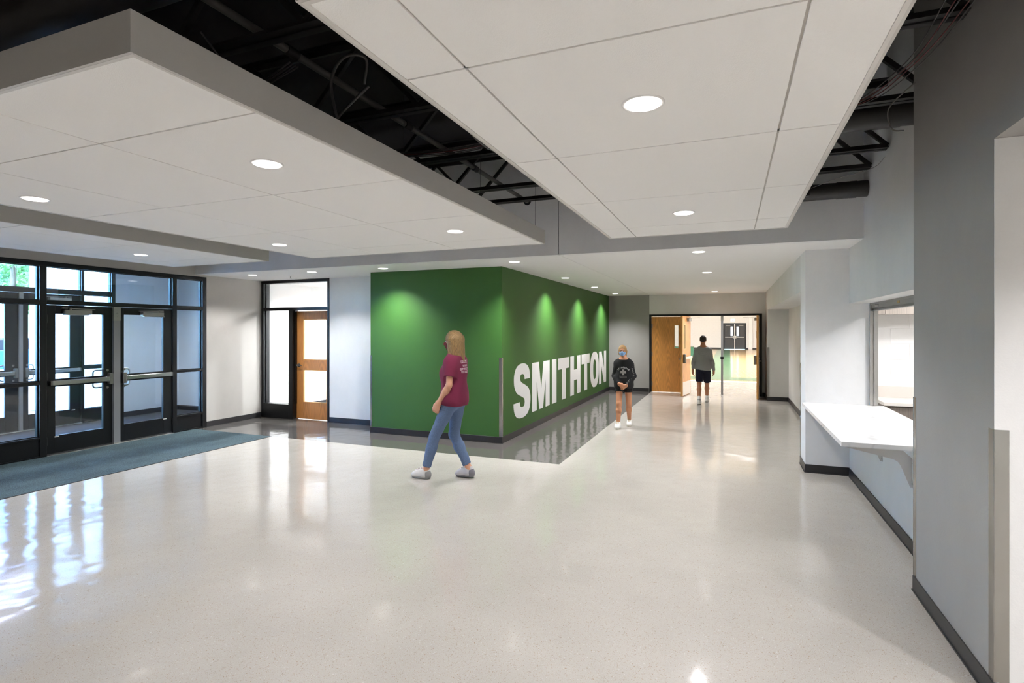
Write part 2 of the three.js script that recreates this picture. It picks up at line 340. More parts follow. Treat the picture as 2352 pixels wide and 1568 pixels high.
// ---------------------------------------------------------------- hanging ceiling clouds
const GX = 0.010;
function cloud(x0, x1, z0, z1, xs, zs, label, group) {           // z0 far edge, z1 near edge; xs, zs joints
  const t = thing('ceiling_cloud', label, 'ceiling cloud', [(x0 + x1) / 2, HC, (z0 + z1) / 2], 0, group);
  const ox = -(x0 + x1) / 2, oz = -(z0 + z1) / 2, L = (a, b, c, d, e, f, r) => bx(a + ox, b + ox, c, d, e + oz, f + oz, r);
  const w = 0.012, H = 0.153;
  part('fascia', L(x0, x0 + w, 0, H, z0, z1), M.fascia, t); part('fascia', L(x1 - w, x1, 0, H, z0, z1), M.fascia, t);
  part('fascia', L(x0 + w, x1 - w, 0, H, z0, z0 + w), M.fascia, t); part('fascia', L(x0 + w, x1 - w, 0, H, z1 - w, z1), M.fascia, t);
  const lip = 0.028;
  part('edge_lip', [L(x0 + w, x0 + lip, -0.001, 0.006, z0 + w, z1 - w), L(x1 - lip, x1 - w, -0.001, 0.006, z0 + w, z1 - w), L(x0 + lip, x1 - lip, -0.001, 0.006, z0 + w, z0 + lip), L(x0 + lip, x1 - lip, -0.001, 0.006, z1 - lip, z1 - w)], M.lip, t);
  const X = [x0 + lip - GX / 2, ...xs, x1 - lip + GX / 2], Z = [z0 + lip - GX / 2, ...zs, z1 - lip + GX / 2];
  for (let i = 0; i + 1 < X.length; i++) for (let k = 0; k + 1 < Z.length; k++)
    part('ceiling_panel', L(X[i] + GX / 2, X[i + 1] - GX / 2, 0.0015, 0.02, Z[k] + GX / 2, Z[k + 1] - GX / 2, 0.002), M.tilePanel, t);
  const bars = []; for (const x of xs) bars.push(L(x - 0.012, x + 0.012, 0.0085, 0.05, z0 + w, z1 - w)); for (const z of zs) bars.push(L(x0 + w, x1 - w, 0.0085, 0.05, z - 0.012, z + 0.012));
  bars.push(L(x0 + w, x1 - w, 0.05, 0.06, z0 + w, z1 - w));
  part('grid', bars, M.grid, t);
  for (const x of [x0 + 0.01, (x0 + x1) / 2, x1 - 0.01]) for (const z of [z0 + 0.3, ...zs.slice(1, 3)]) part('hanger_wire', rod([x + ox, H - 0.01, z + oz], [x + ox, 3.42 - HC, z + oz], 0.0016, 5), M.darkSteel, t);
  return t;
}
const ZL = [-5.36, -4.187, -3.015, -1.845];
cloud(-5.31, -1.962, -5.89, -1.272, [-4.23, -3.09], ZL, 'wide white panelled ceiling cloud with four downlights', 'hanging ceiling clouds');
cloud(-1.205, 0.515, -5.83, -1.26, [-0.921, 0.222], [-5.285, -4.135, -2.98, -1.826], 'narrow white ceiling cloud with two downlights beside the grey wall', 'hanging ceiling clouds');
cloud(-8.07, -6.12, -5.9, -1.27, [-7.66, -6.53], ZL, 'narrow white ceiling cloud over the entrance carpet', 'hanging ceiling clouds');
cloud(-5.31, -1.962, 0.6, 5.3, [-4.23, -3.09], [1.17, 2.34, 3.51, 4.68], 'second wide ceiling cloud further back in the lobby', 'hanging ceiling clouds');
cloud(-1.205, 0.515, 0.6, 5.3, [-0.921, 0.222], [1.17, 2.34, 3.51, 4.68], 'second narrow ceiling cloud behind the viewer by the passage', 'hanging ceiling clouds');
cloud(-8.07, -6.12, 0.6, 5.3, [-7.66, -6.53], [1.17, 2.34, 3.51, 4.68], 'second narrow ceiling cloud beside the entrance wall behind', 'hanging ceiling clouds');
for (const [x, z, l] of [[-2.54, -2.435, 'round downlight in the wide cloud next to the dark gap, far from the soffit'], [-4.83, -2.435, 'round downlight in the wide cloud on its entrance side, far from the soffit'], [-4.82, -4.8, 'round downlight in the wide cloud on its entrance side, near the soffit'], [-2.54, -4.8, 'round downlight in the wide cloud next to the dark gap, near the soffit']]) downlight(x, z, l, 'downlights in the wide cloud');
downlight(-0.35, -2.395, 'round downlight in the large middle panel of the narrow cloud, far from the soffit', 'downlights in the narrow cloud'); downlight(-0.36, -4.76, 'round downlight in the narrow cloud panel near the soffit', 'downlights in the narrow cloud');
downlight(-7.15, -4.77, 'round downlight in the cloud over the entrance carpet near the soffit', 'downlights over the entrance'); downlight(-7.15, -2.435, 'round downlight in the cloud over the entrance carpet, far from the soffit', 'downlights over the entrance');
for (const [x, z] of [[-2.54, 1.7], [-4.82, 1.7], [-2.54, 4.1], [-4.82, 4.1], [-0.35, 1.7], [-0.35, 4.1], [-7.15, 1.7], [-7.15, 4.1]]) downlight(x, z, 'round glowing downlight in a cloud at the back of the lobby', 'downlights at the back of the lobby', HC, 1.0);
for (const [z, l] of [[-7.2, 'first'], [-9.82, 'second'], [-14.79, 'third']]) downlight(-0.365, z, `round downlight in the middle of the corridor ceiling, ${l} from the soffit edge`, 'downlights along the corridor', HC, 2.0, 66, 0.95);
for (const [z, l] of [[-7.265, 'off the corner of the green wall'], [-9.88, 'above the letter M'], [-12.26, 'above the letter H'], [-14.68, 'above the letter N']]) downlight(-2.885, z, `round downlight washing the green wall ${l}`, 'downlights along the green wall', HC, 2.9, 60, 1);
downlight(-5.137, -7.26, 'round glowing downlight over the short face of the green wall', 'downlights before the office', HC, 2.9, 60, 1);
downlight(-6.567, -7.25, 'round glowing downlight in front of the office door', 'downlights before the office');
downlight(-7.913, -7.255, 'round glowing downlight between entrance doors and office window', 'downlights before the office');
for (const [x, z] of [[-7.9, -9.7], [-6.6, -9.7], [-7.9, -11.4], [-6.6, -11.4]]) downlight(x, z, 'round downlight in the office ceiling', 'office downlights', HC, 5, 80);
for (const z of [-2.6, -4.6, -6.9]) downlight(-9.25, z, 'round downlight in the vestibule ceiling', 'vestibule downlights', 3.06, 1.6, 76);
for (const [x, z] of [[2.2, -1.9], [4.2, -1.9], [2.2, 0.6], [4.2, 0.6]]) downlight(x, z, 'round downlight in the side passage ceiling', 'passage downlights', 2.74, 1.6, 70);
for (const [x, z, q] of [[2.7, -6.4, 1.3], [2.7, -5.0, 1.3], [3.4, -7.2, 0.5], [2.35, -7.25, 0.35]]) downlight(x, z, 'round downlight in the kitchen ceiling behind the serving window', 'kitchen downlights', 2.6, q, 78);
{ // sprinkler head in the soffit
  const t = thing('fire_sprinkler', 'small sprinkler head in the corridor ceiling near the office', 'sprinkler', [-7.455, HC, -7.69]);
  part('escutcheon', lathe([[0, -0.006], [0.03, -0.004], [0.036, 0]], 20), M.white, t);
  part('nozzle', [rod([0, -0.03, 0], [0, -0.004, 0], 0.008), lathe([[0, -0.042], [0.016, -0.043], [0.017, -0.04], [0, -0.038]], 16), rod([0.01, -0.04, 0], [0.008, -0.02, 0], 0.002, 6), rod([-0.01, -0.04, 0], [-0.008, -0.02, 0], 0.002, 6)], M.steelDark, t);
}

// ---------------------------------------------------------------- structure above the clouds
function joist(z, y0, label) {
  const x0 = -8.75, x1 = z < -4.45 ? 1.325 : 1.145, depth = 0.62;
  const t = thing('bar_joist', label, 'roof joist', [0, y0, z], 0, 'roof joists above the clouds');
  part('bottom_chord', [bx(x0, x1, 0, 0.006, -0.055, -0.008), bx(x0, x1, 0, 0.05, -0.014, -0.006), bx(x0, x1, 0, 0.006, 0.008, 0.055), bx(x0, x1, 0, 0.05, 0.006, 0.014)], M.darkSteel, t);
  part('top_chord', [bx(x0, x1, depth, depth + 0.006, -0.06, 0.06), bx(x0, x1, depth - 0.05, depth, -0.012, 0.012)], M.darkSteel, t);
  const n = 18, s = (x1 - x0) / n;
  for (let i = 0; i < n; i++) { const a = x0 + i * s; part('web_member', bar(i % 2 ? [a, depth - 0.02, 0] : [a, 0.03, 0], i % 2 ? [a + s, 0.03, 0] : [a + s, depth - 0.02, 0], 0.034, 0.034), M.darkSteel, t); }
}
[[-6.47, 'dark steel bar joist next to the soffit face'], [-5.83, 'dark steel bar joist second from the soffit face'], [-4.65, 'dark steel bar joist third from the soffit face'], [-3.5, 'dark steel bar joist fourth from the soffit face'], [-2.33, 'dark steel bar joist fifth from the soffit face'], [-1.16, 'dark steel bar joist sixth from the soffit face'], [0.1, 'dark steel bar joist seventh from the soffit face'], [1.3, 'dark steel bar joist eighth from the soffit face']].forEach(([z, l]) => joist(z, 3.40, l));
{ // sprinkler pipe along the gap between the clouds
  const t = thing('sprinkler_pipe', 'dark sprinkler pipe running between the clouds into the soffit', 'pipe', [-2.515, 3.475, 0]);
  part('pipe_run', rod([0, 0, -6.82], [0, 0, 5], 0.024, 16), M.pipe, t);
  for (const z of [-5.2, -3.9, -2.6, -1.4]) part('coupling', rod([0, 0, z - 0.045], [0, 0, z + 0.045], 0.032, 16), M.darkSteel, t);
  part('escutcheon', rod([0, 0, -6.812], [0, 0, -6.80], 0.05, 20), M.darkSteel, t);
}
function duct(z, y, r, x0, x1, label, mat = M.duct) {
  const pts = []; for (let i = 0; i <= 40; i++) { const k = i / 40; pts.push([r * (1 + 0.02 * Math.sin(i * 2.1) + 0.012 * Math.sin(i * 5.3)), k * (x1 - x0)]); }
  const g = lathe(pts, 28); g.rotateZ(-Math.PI / 2); g.translate(x0, y, z);
  const t = thing('round_duct', label, 'duct', [0, 0, 0]);
  part('duct_wrap', g, mat, t);
  for (const x of [x0 + 0.8, x0 + 2.2, x1 - 0.25]) { const b = lathe([[r * 1.035, -0.03], [r * 1.04, 0.03]], 28); b.rotateZ(-Math.PI / 2); b.translate(x, y, z); part('band', b, mat, t); }
}
duct(-5.04, 3.46, 0.115, -1.0, 1.33, 'thick foil-wrapped dark duct entering the wall above the serving window');
duct(-6.63, 3.235, 0.085, -1.0, 1.33, 'slim foil-wrapped dark duct beside the soffit face');
duct(-2.0, 3.69, 0.15, -8.7, -0.5, 'large dark round duct crossing above the wide cloud');
{ // flexible conduits, cables and hanger wire
  const cable = (pts, r, label, m = M.darkSteel) => tag(mesh('cable', tube(pts, r, 60, 6), m), label, 'cable', 'loose cables above the clouds');
  const M2 = std(0x4a4846, 0.6), red = std(0x6a3430, 0.6), pale = std(0x77736d, 0.6);
  cable([[-2.1, 2.89, -2.55], [-2.12, 3.2, -2.5], [-2.08, 3.36, -2.58], [-2.02, 3.38, -2.68], [-2.06, 3.25, -2.72]], 0.009, 'flexible dark conduit arching in a hook above the wide cloud', M2);
  cable([[-2.3, 2.89, -2.6], [-2.2, 3.1, -2.7], [-2.05, 3.25, -2.75]], 0.009, 'short flexible conduit leaning over the wide cloud edge', M2);
  cable([[-1.55, 3.4, -2.9], [-1.6, 3.15, -3.05], [-1.55, 3.02, -3.4], [-1.45, 3.06, -3.7], [-1.35, 3.04, -3.95], [-1.22, 3.02, -4.1]], 0.013, 'ribbed flexible conduit sagging beside the narrow cloud', M2);
  const bundle = (label, n, f) => { const t = thing('cable_bundle', label, 'cables', [0, 0, 0]); for (let k = 0; k < n; k++) { const [pts, r, m] = f(k); part('cable', tube(pts, r, 60, 6), m, t); } };
  bundle('thin black cable loops drooping above the wide cloud', 4, (k) => [[[-2.9 + k * 0.12, 3.3, -2.0], [-2.75 + k * 0.1, 3.02, -2.15 - k * 0.04], [-2.5 + k * 0.05, 3.04, -2.2], [-2.35, 3.3, -2.42 - k * 0.02]], 0.005, M2]);
  bundle('thin data cables strung across the gap between clouds', 5, (k) => [[[-2.9, 3.3, -4.0 - k * 0.02], [-1.9, 3.24 - k * 0.012, -3.9], [-0.9, 3.3, -3.8 + k * 0.03]], 0.004, k === 2 ? red : M2]);
  bundle('red and black cables bundled along the top of the grey wall', 5, (k) => [[[1.12 - k * 0.03, 3.36 + k * 0.008, -2.0 + k * 0.12], [1.10 - k * 0.035, 3.35 - (k % 2) * 0.02, -3.0], [1.04 - k * 0.02, 3.33 + (k % 3) * 0.015, -3.9], [0.85 - k * 0.03, 3.31, -4.35], [0.2, 3.32 + k * 0.012, -4.5]], 0.0035, k % 2 ? red : M2]);
  cable([[1.152, 3.42, -4.38], [1.03, 3.3, -4.5], [1.06, 3.16, -4.52], [1.12, 3.14, -4.5]], 0.005, 'pale cable loop hanging at the top of the grey wall', pale);
  cable([[1.335, 3.36, -5.94], [1.27, 3.3, -6.05], [1.0, 3.27, -6.22], [0.78, 3.25, -6.5]], 0.003, 'thin wire dropping to a small box beside the slim duct', pale);
  const box = thing('junction_box', 'small dark junction box on the slim duct side', 'junction box', [0.75, 3.18, -6.52]);
  part('box_body', bx(-0.03, 0.03, 0, 0.09, -0.025, 0.025, 0.004), M2, box); part('cover', bx(-0.032, 0.032, -0.002, 0.092, 0.025, 0.029), M.darkSteel, box);
  const tray = thing('cable_tray', 'dark perforated strut channel hung above the wide cloud', 'strut channel', [-1.75, 3.28, -3.3]);
  part('channel', [bx(-0.025, 0.025, 0, 0.004, -1, 1), bx(-0.027, -0.022, 0, 0.04, -1, 1), bx(0.022, 0.027, 0, 0.04, -1, 1)], M2, tray);
  for (let i = 0; i < 16; i++) part('slot', bx(-0.01, 0.01, -0.0012, 0.0002, -0.95 + i * 0.12, -0.88 + i * 0.12), M.gap, tray);
}

// ---------------------------------------------------------------- aluminium storefronts (run along z, inside face towards +x)
function storefront(name, xf, o, label) {      // o: verticals [[z0, z1]...], rails [[z0, z1, y0, y1]], panels, panes
  const t = tag(new THREE.Group(), label, 'storefront window', undefined, 'structure'); t.name = numbered(name); t.position.set(xf, 0, o.at); scene.add(t);
  const d = 0.112;
  for (const [z0, z1, y0, y1] of o.verticals) part('mullion', bx(-d, 0, y0, y1, z0 - o.at, z1 - o.at, 0.003), M.black, t);
  for (const [z0, z1, y0, y1] of o.rails) part('rail', bx(-d, -0.001, y0, y1, z0 - o.at, z1 - o.at, 0.003), M.black, t);
  for (const [z0, z1, y0, y1] of o.panels) {
    const p = part('kick_panel', bx(-0.08, -0.02, y0, y1, z0 - o.at, z1 - o.at, 0.002), M.black, t);
    part('bead', [bx(-0.02, -0.010, y1 - 0.02, y1, z0 - o.at, z1 - o.at), bx(-0.02, -0.006, y0, y0 + 0.022, z0 - o.at, z1 - o.at)], M.black, p);
  }
  for (const [z0, z1, y0, y1] of o.panes) {
    const e = 0.012, p = part('pane', bx(-0.066, -0.060, y0, y1, z0 - o.at, z1 - o.at), M.glass, t);
    part('glazing_bead', [bx(-0.06, -0.045, y0, y0 + e, z0 - o.at, z1 - o.at), bx(-0.06, -0.045, y1 - e, y1, z0 - o.at, z1 - o.at), bx(-0.06, -0.045, y0 + e, y1 - e, z0 - o.at, z0 - o.at + e), bx(-0.06, -0.045, y0 + e, y1 - e, z1 - o.at - e, z1 - o.at)], M.black, p);
  }
  return t;
}
storefront('window_1', -8.772, { at: -5.5,
  verticals: [[-7.03, -6.95, 0, 2.705], [-6.465, -6.39, 0, 2.64], [-4.56, -4.48, 0, 2.64], [-3.66, -3.58, 0, 2.64], [-2.73, -2.65, 0, 2.705]],
  rails: [[-6.95, -2.73, 2.64, 2.705], [-6.95, -6.465, 2.112, 2.165], [-6.39, -4.56, 2.112, 2.165], [-4.48, -3.66, 2.112, 2.165], [-3.58, -2.73, 2.112, 2.165], [-6.95, -6.465, 1.03, 1.062], [-4.48, -3.66, 1.005, 1.05], [-3.58, -2.73, 1.005, 1.05], [-6.95, -6.465, 0.262, 0.285], [-4.48, -3.66, 0.262, 0.285], [-3.58, -2.73, 0.262, 0.285]],
  panels: [[-6.95, -6.465, 0, 0.262], [-4.48, -3.66, 0, 0.262], [-3.58, -2.73, 0, 0.262]],
  panes: [[-6.95, -6.465, 2.165, 2.64], [-6.39, -4.56, 2.165, 2.64], [-4.48, -3.66, 2.165, 2.64], [-3.58, -2.73, 2.165, 2.64], [-6.95, -6.465, 1.062, 2.112], [-4.48, -3.66, 1.05, 2.112], [-3.58, -2.73, 1.05, 2.112], [-6.95, -6.465, 0.285, 1.03], [-4.48, -3.66, 0.285, 1.005], [-3.58, -2.73, 0.285, 1.005]],
}, 'black aluminium storefront frame of the inner entrance with sidelights and transoms');
storefront('window_2', -11.35, { at: -5.5,
  verticals: [[-7.07, -7.0, 0, 2.99], [-6.51, -6.465, 0, 2.92], [-4.58, -4.5, 0, 2.92], [-3.6, -3.52, 0, 2.92], [-2.68, -2.6, 0, 2.99]],
  rails: [[-7.0, -2.68, 2.92, 2.99], [-7.0, -6.51, 2.42, 2.496], [-6.465, -4.58, 2.41, 2.496], [-4.5, -3.6, 2.42, 2.496], [-3.52, -2.68, 2.42, 2.496], [-7.0, -6.51, 1.02, 1.08], [-4.5, -3.6, 1.02, 1.08], [-3.52, -2.68, 1.02, 1.08], [-7.0, -6.51, 0.235, 0.258], [-4.5, -3.6, 0.235, 0.258], [-3.52, -2.68, 0.235, 0.258]],
  panels: [[-7.0, -6.51, 0, 0.235], [-4.5, -3.6, 0, 0.235], [-3.52, -2.68, 0, 0.235]],
  panes: [[-7.0, -6.51, 2.496, 2.92], [-6.465, -4.58, 2.496, 2.92], [-4.5, -3.6, 2.496, 2.92], [-3.52, -2.68, 2.496, 2.92], [-7.0, -6.51, 1.08, 2.42], [-4.5, -3.6, 1.08, 2.42], [-3.52, -2.68, 1.08, 2.42], [-7.0, -6.51, 0.258, 1.02], [-4.5, -3.6, 0.258, 1.02], [-3.52, -2.68, 0.258, 1.02]],
}, 'black aluminium storefront frame of the outer entrance beyond the vestibule');

// glazed aluminium door leaf; z grows from -: hinge at one side, lock at the other
function aluDoor(name, xf, zh, zl, H, g, mid, label, tall = 0) {
  const s = Math.sign(zl - zh), z0 = Math.min(zh, zl), z1 = Math.max(zh, zl);
  const t = tag(new THREE.Group(), label, 'door', undefined, 'structure'); t.name = numbered(name); t.position.set(xf, 0.012, zh); scene.add(t);
  const b = (a, c, y0, y1, za, zb, r = 0.002) => bx(a, c, y0 - 0.012, y1 - 0.012, za - zh, zb - zh, r);
  const D = -0.045;
  part('stile', b(D, 0, 0.012, H, z0, g[0]), M.black, t); part('stile', b(D, 0, 0.012, H, g[1], z1), M.black, t);
  part('rail', b(D, 0, 0.012, g[2], g[0], g[1]), M.black, t); part('rail', b(D, 0, g[3], H, g[0], g[1]), M.black, t); part('rail', b(D, 0, mid[0], mid[1], g[0], g[1]), M.black, t);
  part('pane', bx(-0.026, -0.020, g[2] - 0.012, mid[0] - 0.012, g[0] - zh, g[1] - zh), M.glass, t); part('pane', bx(-0.026, -0.020, mid[1] - 0.012, g[3] - 0.012, g[0] - zh, g[1] - zh), M.glass, t);
  part('sweep', b(-0.05, 0.004, 0.014, 0.03, z0 + 0.004, z1 - 0.004, 0), M.rubber, t);
  // panic bar: long rail, flared centre case at the lock side, hinge end cap
  const yb = 1.015, za = zh + s * 0.02, zc = zl - s * 0.075;
  const pb = part('push_bar', [b(0.03, 0.062, yb - 0.032, yb + 0.032, Math.min(za, zc), Math.max(za, zc), 0.007)], M.steel, t);
  const inset = za + s * 0.24;
  const sub = (n, geos, m, lab) => part(n, geos, m, pb, lab);
  sub('touch_pad', b(0.056, 0.067, yb - 0.025, yb + 0.025, Math.min(inset, zc), Math.max(inset, zc), 0.004), M.steel);
  sub('end_cap', b(0.0, 0.064, yb - 0.034, yb + 0.034, Math.min(za, za + s * 0.03), Math.max(za, za + s * 0.03), 0.01), M.steelDark);
  sub('centre_case', [b(0, 0.066, yb - 0.085, yb + 0.085, Math.min(zc - s * 0.0, zc + s * 0.058), Math.max(zc, zc + s * 0.058), 0.014), b(0.01, 0.064, yb - 0.045, yb + 0.045, Math.min(zc - s * 0.04, zc + s * 0.02), Math.max(zc - s * 0.04, zc + s * 0.02), 0.016)], M.steelDark);
  for (const yy of [yb + 0.13, yb - 0.13]) part('cap_bolt', rod([0.0, yy - 0.012, zl - s * 0.07 - zh], [0.008, yy - 0.012, zl - s * 0.07 - zh], 0.018, 18), M.steelDark, t);
  // pull handle on the outside
  const zp = zl - s * 0.2;
  part('pull_handle', tube([[D, yb + 0.13 - 0.012, zl - s * 0.09 - zh], [D - 0.05, yb + 0.13 - 0.012, zl - s * 0.1 - zh], [D - 0.06, yb + 0.12 - 0.012, zp - zh], [D - 0.06, yb - 0.012, zp - zh - s * 0.008], [D - 0.06, yb - 0.12 - 0.012, zp - zh], [D - 0.05, yb - 0.13 - 0.012, zl - s * 0.1 - zh], [D, yb - 0.13 - 0.012, zl - s * 0.09 - zh]], 0.0125, 60, 10), M.steel, t);
  // overhead closer at the hinge side
  const yc = H - 0.095, zk = zh + s * 0.19, zk2 = zk + s * 0.345;
  const cl = part('closer', [b(0.004, 0.078, yc - 0.033, yc + 0.033, Math.min(zk, zk2), Math.max(zk, zk2), 0.004), b(0, 0.06, yc - 0.042, yc - 0.03, Math.min(zk - s * 0.02, zk2 - s * 0.03), Math.max(zk - s * 0.02, zk2 - s * 0.03), 0.002)], M.closer, t);
  part('closer_arm', [bar([0.05, yc + 0.05 - 0.012, zk + s * 0.08 - zh], [0.055, yc + 0.044 - 0.012, zk2 + s * 0.05 - zh], 0.022, 0.008), bar([0.03, yc + 0.06 - 0.012, zk - s * 0.02 - zh], [0.055, yc + 0.044 - 0.012, zk2 + s * 0.05 - zh], 0.02, 0.008), rod([0.05, yc + 0.03 - 0.012, zk + s * 0.08 - zh], [0.05, yc + 0.062 - 0.012, zk + s * 0.08 - zh], 0.014, 14), b(0.01, 0.045, yc + 0.045, yc + 0.065, Math.min(zk - s * 0.02, zk + s * 0.05), Math.max(zk - s * 0.02, zk + s * 0.05), 0.003)], M.closer, cl);
  part('glazing_label', b(-0.0, 0.003, g[2] - 0.022, g[2] - 0.008, Math.min(zh + s * 0.095, zh + s * 0.15), Math.max(zh + s * 0.095, zh + s * 0.15), 0), M.lip, t);
  for (const yy of [0.2, 1.1, H - 0.2]) part('hinge', rod([0.004, yy - 0.06, -s * 0.004], [0.004, yy + 0.05, -s * 0.004], 0.011, 10), M.black, t);
  return t;
}
aluDoor('door_1', -8.79, -4.566, -5.426, 2.106, [-5.30, -4.672, 0.272, 1.985], [0.958, 1.068], 'black framed glass inner entrance door whose panic bar ends at the grey post, exterior doors visible through it');
aluDoor('door_2', -8.79, -6.384, -5.534, 2.106, [-6.235, -5.60, 0.282, 1.995], [0.958, 1.068], 'black framed glass inner entrance door beside the grey wall, vestibule wall visible through it');
aluDoor('door_3', -11.38, -6.46, -5.55, 2.405, [-6.28, -5.64, 0.278, 2.28], [0.96, 1.07], 'outer glass entrance door next to its sidelight, white panel wall outside');
aluDoor('door_4', -11.38, -4.585, -5.49, 2.405, [-5.31, -4.70, 0.278, 2.28], [0.96, 1.07], 'outer glass entrance door showing trees and the parked car');
function removableMullion(x, z0, z1, H, label) {
  const t = thing('centre_post', label, 'door post', [x, 0, (z0 + z1) / 2], 0, 'removable door posts'), w = (z1 - z0) / 2;
  part('post', bx(-0.06, 0.03, 0, H, -w, w, 0.003), M.mull, t);
  part('cover_plate', bx(-0.05, 0.034, H - 0.21, H, -w - 0.003, w + 0.003, 0.002), M.closer, t);
  part('keyhole', [rod([0.034, H - 0.1, 0], [0.038, H - 0.1, 0], 0.013, 16), rod([0.034, H - 0.05, 0], [0.036, H - 0.05, 0], 0.006, 10), rod([0.034, H - 0.15, 0], [0.036, H - 0.15, 0], 0.006, 10)], M.steelDark, t);
  part('base_shoe', bx(-0.062, 0.034, 0, 0.03, -w - 0.002, w + 0.002, 0.002), M.closer, t);
}
removableMullion(-8.79, -5.53, -5.43, 2.11, 'grey removable post between the two inner entrance doors');
removableMullion(-11.38, -5.548, -5.492, 2.41, 'grey removable post between the outer entrance doors');
struct('trim_4', bx(-8.9, -8.75, 0, 0.013, -6.39, -4.56, 0.004), M.steel, 'metal threshold under the inner entrance doors', 'threshold');
struct('trim_5', bx(-11.46, -11.33, 0, 0.013, -6.465, -4.58, 0.004), M.steel, 'metal threshold under the outer entrance doors', 'threshold');

// ---------------------------------------------------------------- office front: hollow metal frame, sidelight, oak door
{
  const t = tag(new THREE.Group(), 'black metal frame with tall sidelight and transom around the office door', 'window frame', undefined, 'structure'); t.name = 'window_3'; t.position.set(-7.92, 0, -8.262); scene.add(t);
  const b = (x0, x1, y0, y1, z0 = -0.16, z1 = 0, r = 0.003) => bx(x0 + 7.92, x1 + 7.92, y0, y1, z0, z1, r);
  for (const [a, c, y] of [[-8.775, -8.715, 2.682], [-8.07, -7.965, 2.141], [-7.115, -7.065, 2.682]]) {
    const p = part('jamb', b(a, c, 0, y), M.black, t);
    part('stop', b(a + 0.012, c + (c > -7.5 ? 0 : 0.018), 0.3, y, -0.105, -0.055, 0.002), M.black, p);
  }
  part('head', b(-8.775, -7.065, 2.682, 2.739), M.black, t); part('transom_bar', b(-8.715, -7.115, 2.141, 2.2), M.black, t); part('sill_panel', b(-8.715, -8.07, 0, 0.285), M.black, t);
  part('pane', bx(-8.715 + 7.92, -8.07 + 7.92, 0.285, 2.141, -0.085, -0.079), M.glass, t); part('pane', bx(-8.715 + 7.92, -7.115 + 7.92, 2.2, 2.682, -0.085, -0.079), M.glass, t);
  const d = tag(new THREE.Group(), 'oak office door with two glass panels and a lever handle', 'door', undefined, 'structure'); d.name = 'door_5'; d.position.set(-7.12, 0.012, -8.37); scene.add(d);
  const w = 0.84, c = (x0, x1, y0, y1, z0 = -0.045, z1 = 0, r = 0.002) => bx(x0 - w, x1 - w, y0 - 0.012, y1 - 0.012, z0, z1, r);
  part('stile', c(0, 0.165, 0.012, 2.125), M.oakPlain, d); part('stile', c(w - 0.095, w, 0.012, 2.125), M.oakPlain, d);
  part('rail', c(0.165, w - 0.095, 0.012, 0.335), M.oakPlain, d); part('rail', c(0.165, w - 0.095, 0.975, 1.17), M.oakPlain, d); part('rail', c(0.165, w - 0.095, 1.965, 2.125), M.oakPlain, d);
  for (const [y0, y1] of [[0.335, 0.975], [1.17, 1.965]]) {
    const p = part('pane', bx(0.165 - w, -0.095, y0 - 0.012, y1 - 0.012, -0.026, -0.02), M.glass, d);
    part('bead', [c(0.165, 0.177, y0, y1, -0.02, 0.003, 0), c(w - 0.107, w - 0.095, y0, y1, -0.02, 0.003, 0), c(0.177, w - 0.107, y0, y0 + 0.012, -0.02, 0.003, 0), c(0.177, w - 0.107, y1 - 0.012, y1, -0.02, 0.003, 0)], M.oakEdge, p);
  }
  const lv = part('lever_handle', [rod([0.065 - w, 1.05, 0], [0.065 - w, 1.05, 0.012], 0.034, 24), rod([0.065 - w, 1.05, 0.01], [0.065 - w, 1.05, 0.055], 0.02, 20), tube([[0.065 - w, 1.05, 0.05], [0.09 - w, 1.05, 0.058], [0.175 - w, 1.048, 0.056]], 0.009, 20, 10)], M.steelDark, d);
  part('latch', rod([-0.006 - w, 1.035, -0.02], [0.012 - w, 1.035, -0.02], 0.008, 10), M.steel, lv);
}

// ---------------------------------------------------------------- oak doors at the corridor end
{
  const t = tag(new THREE.Group(), 'black metal frame around the three oak doors at the corridor end', 'door frame', undefined, 'structure'); t.name = 'trim_6'; t.position.set(-0.68, 0, -15.70); scene.add(t);
  const b = (x0, x1, y0, y1, z0 = -0.22, z1 = 0) => bx(x0 + 0.68, x1 + 0.68, y0, y1, z0, z1, 0.003);
  part('jamb', b(-2.12, -2.066, 0, 2.19), M.black, t); part('jamb', b(0.715, 0.787, 0, 2.19), M.black, t); part('head', b(-2.066, 0.715, 2.135, 2.19), M.black, t);
  part('hinge_post', b(-1.135, -1.055, 0, 2.135, -0.12, -0.03), M.black, t);
  const m = part('centre_post', b(-0.226, -0.168, 0, 2.135, -0.10, -0.04), M.mull, t, 'grey steel centre post');
  part('strike', bx(-0.24 + 0.68, -0.155 + 0.68, 0.97, 1.03, -0.11, -0.03, 0.004), M.black, m);
  part('cover_plate', b(-0.23, -0.164, 2.0, 2.135, -0.104, -0.036), M.closer, m);
}
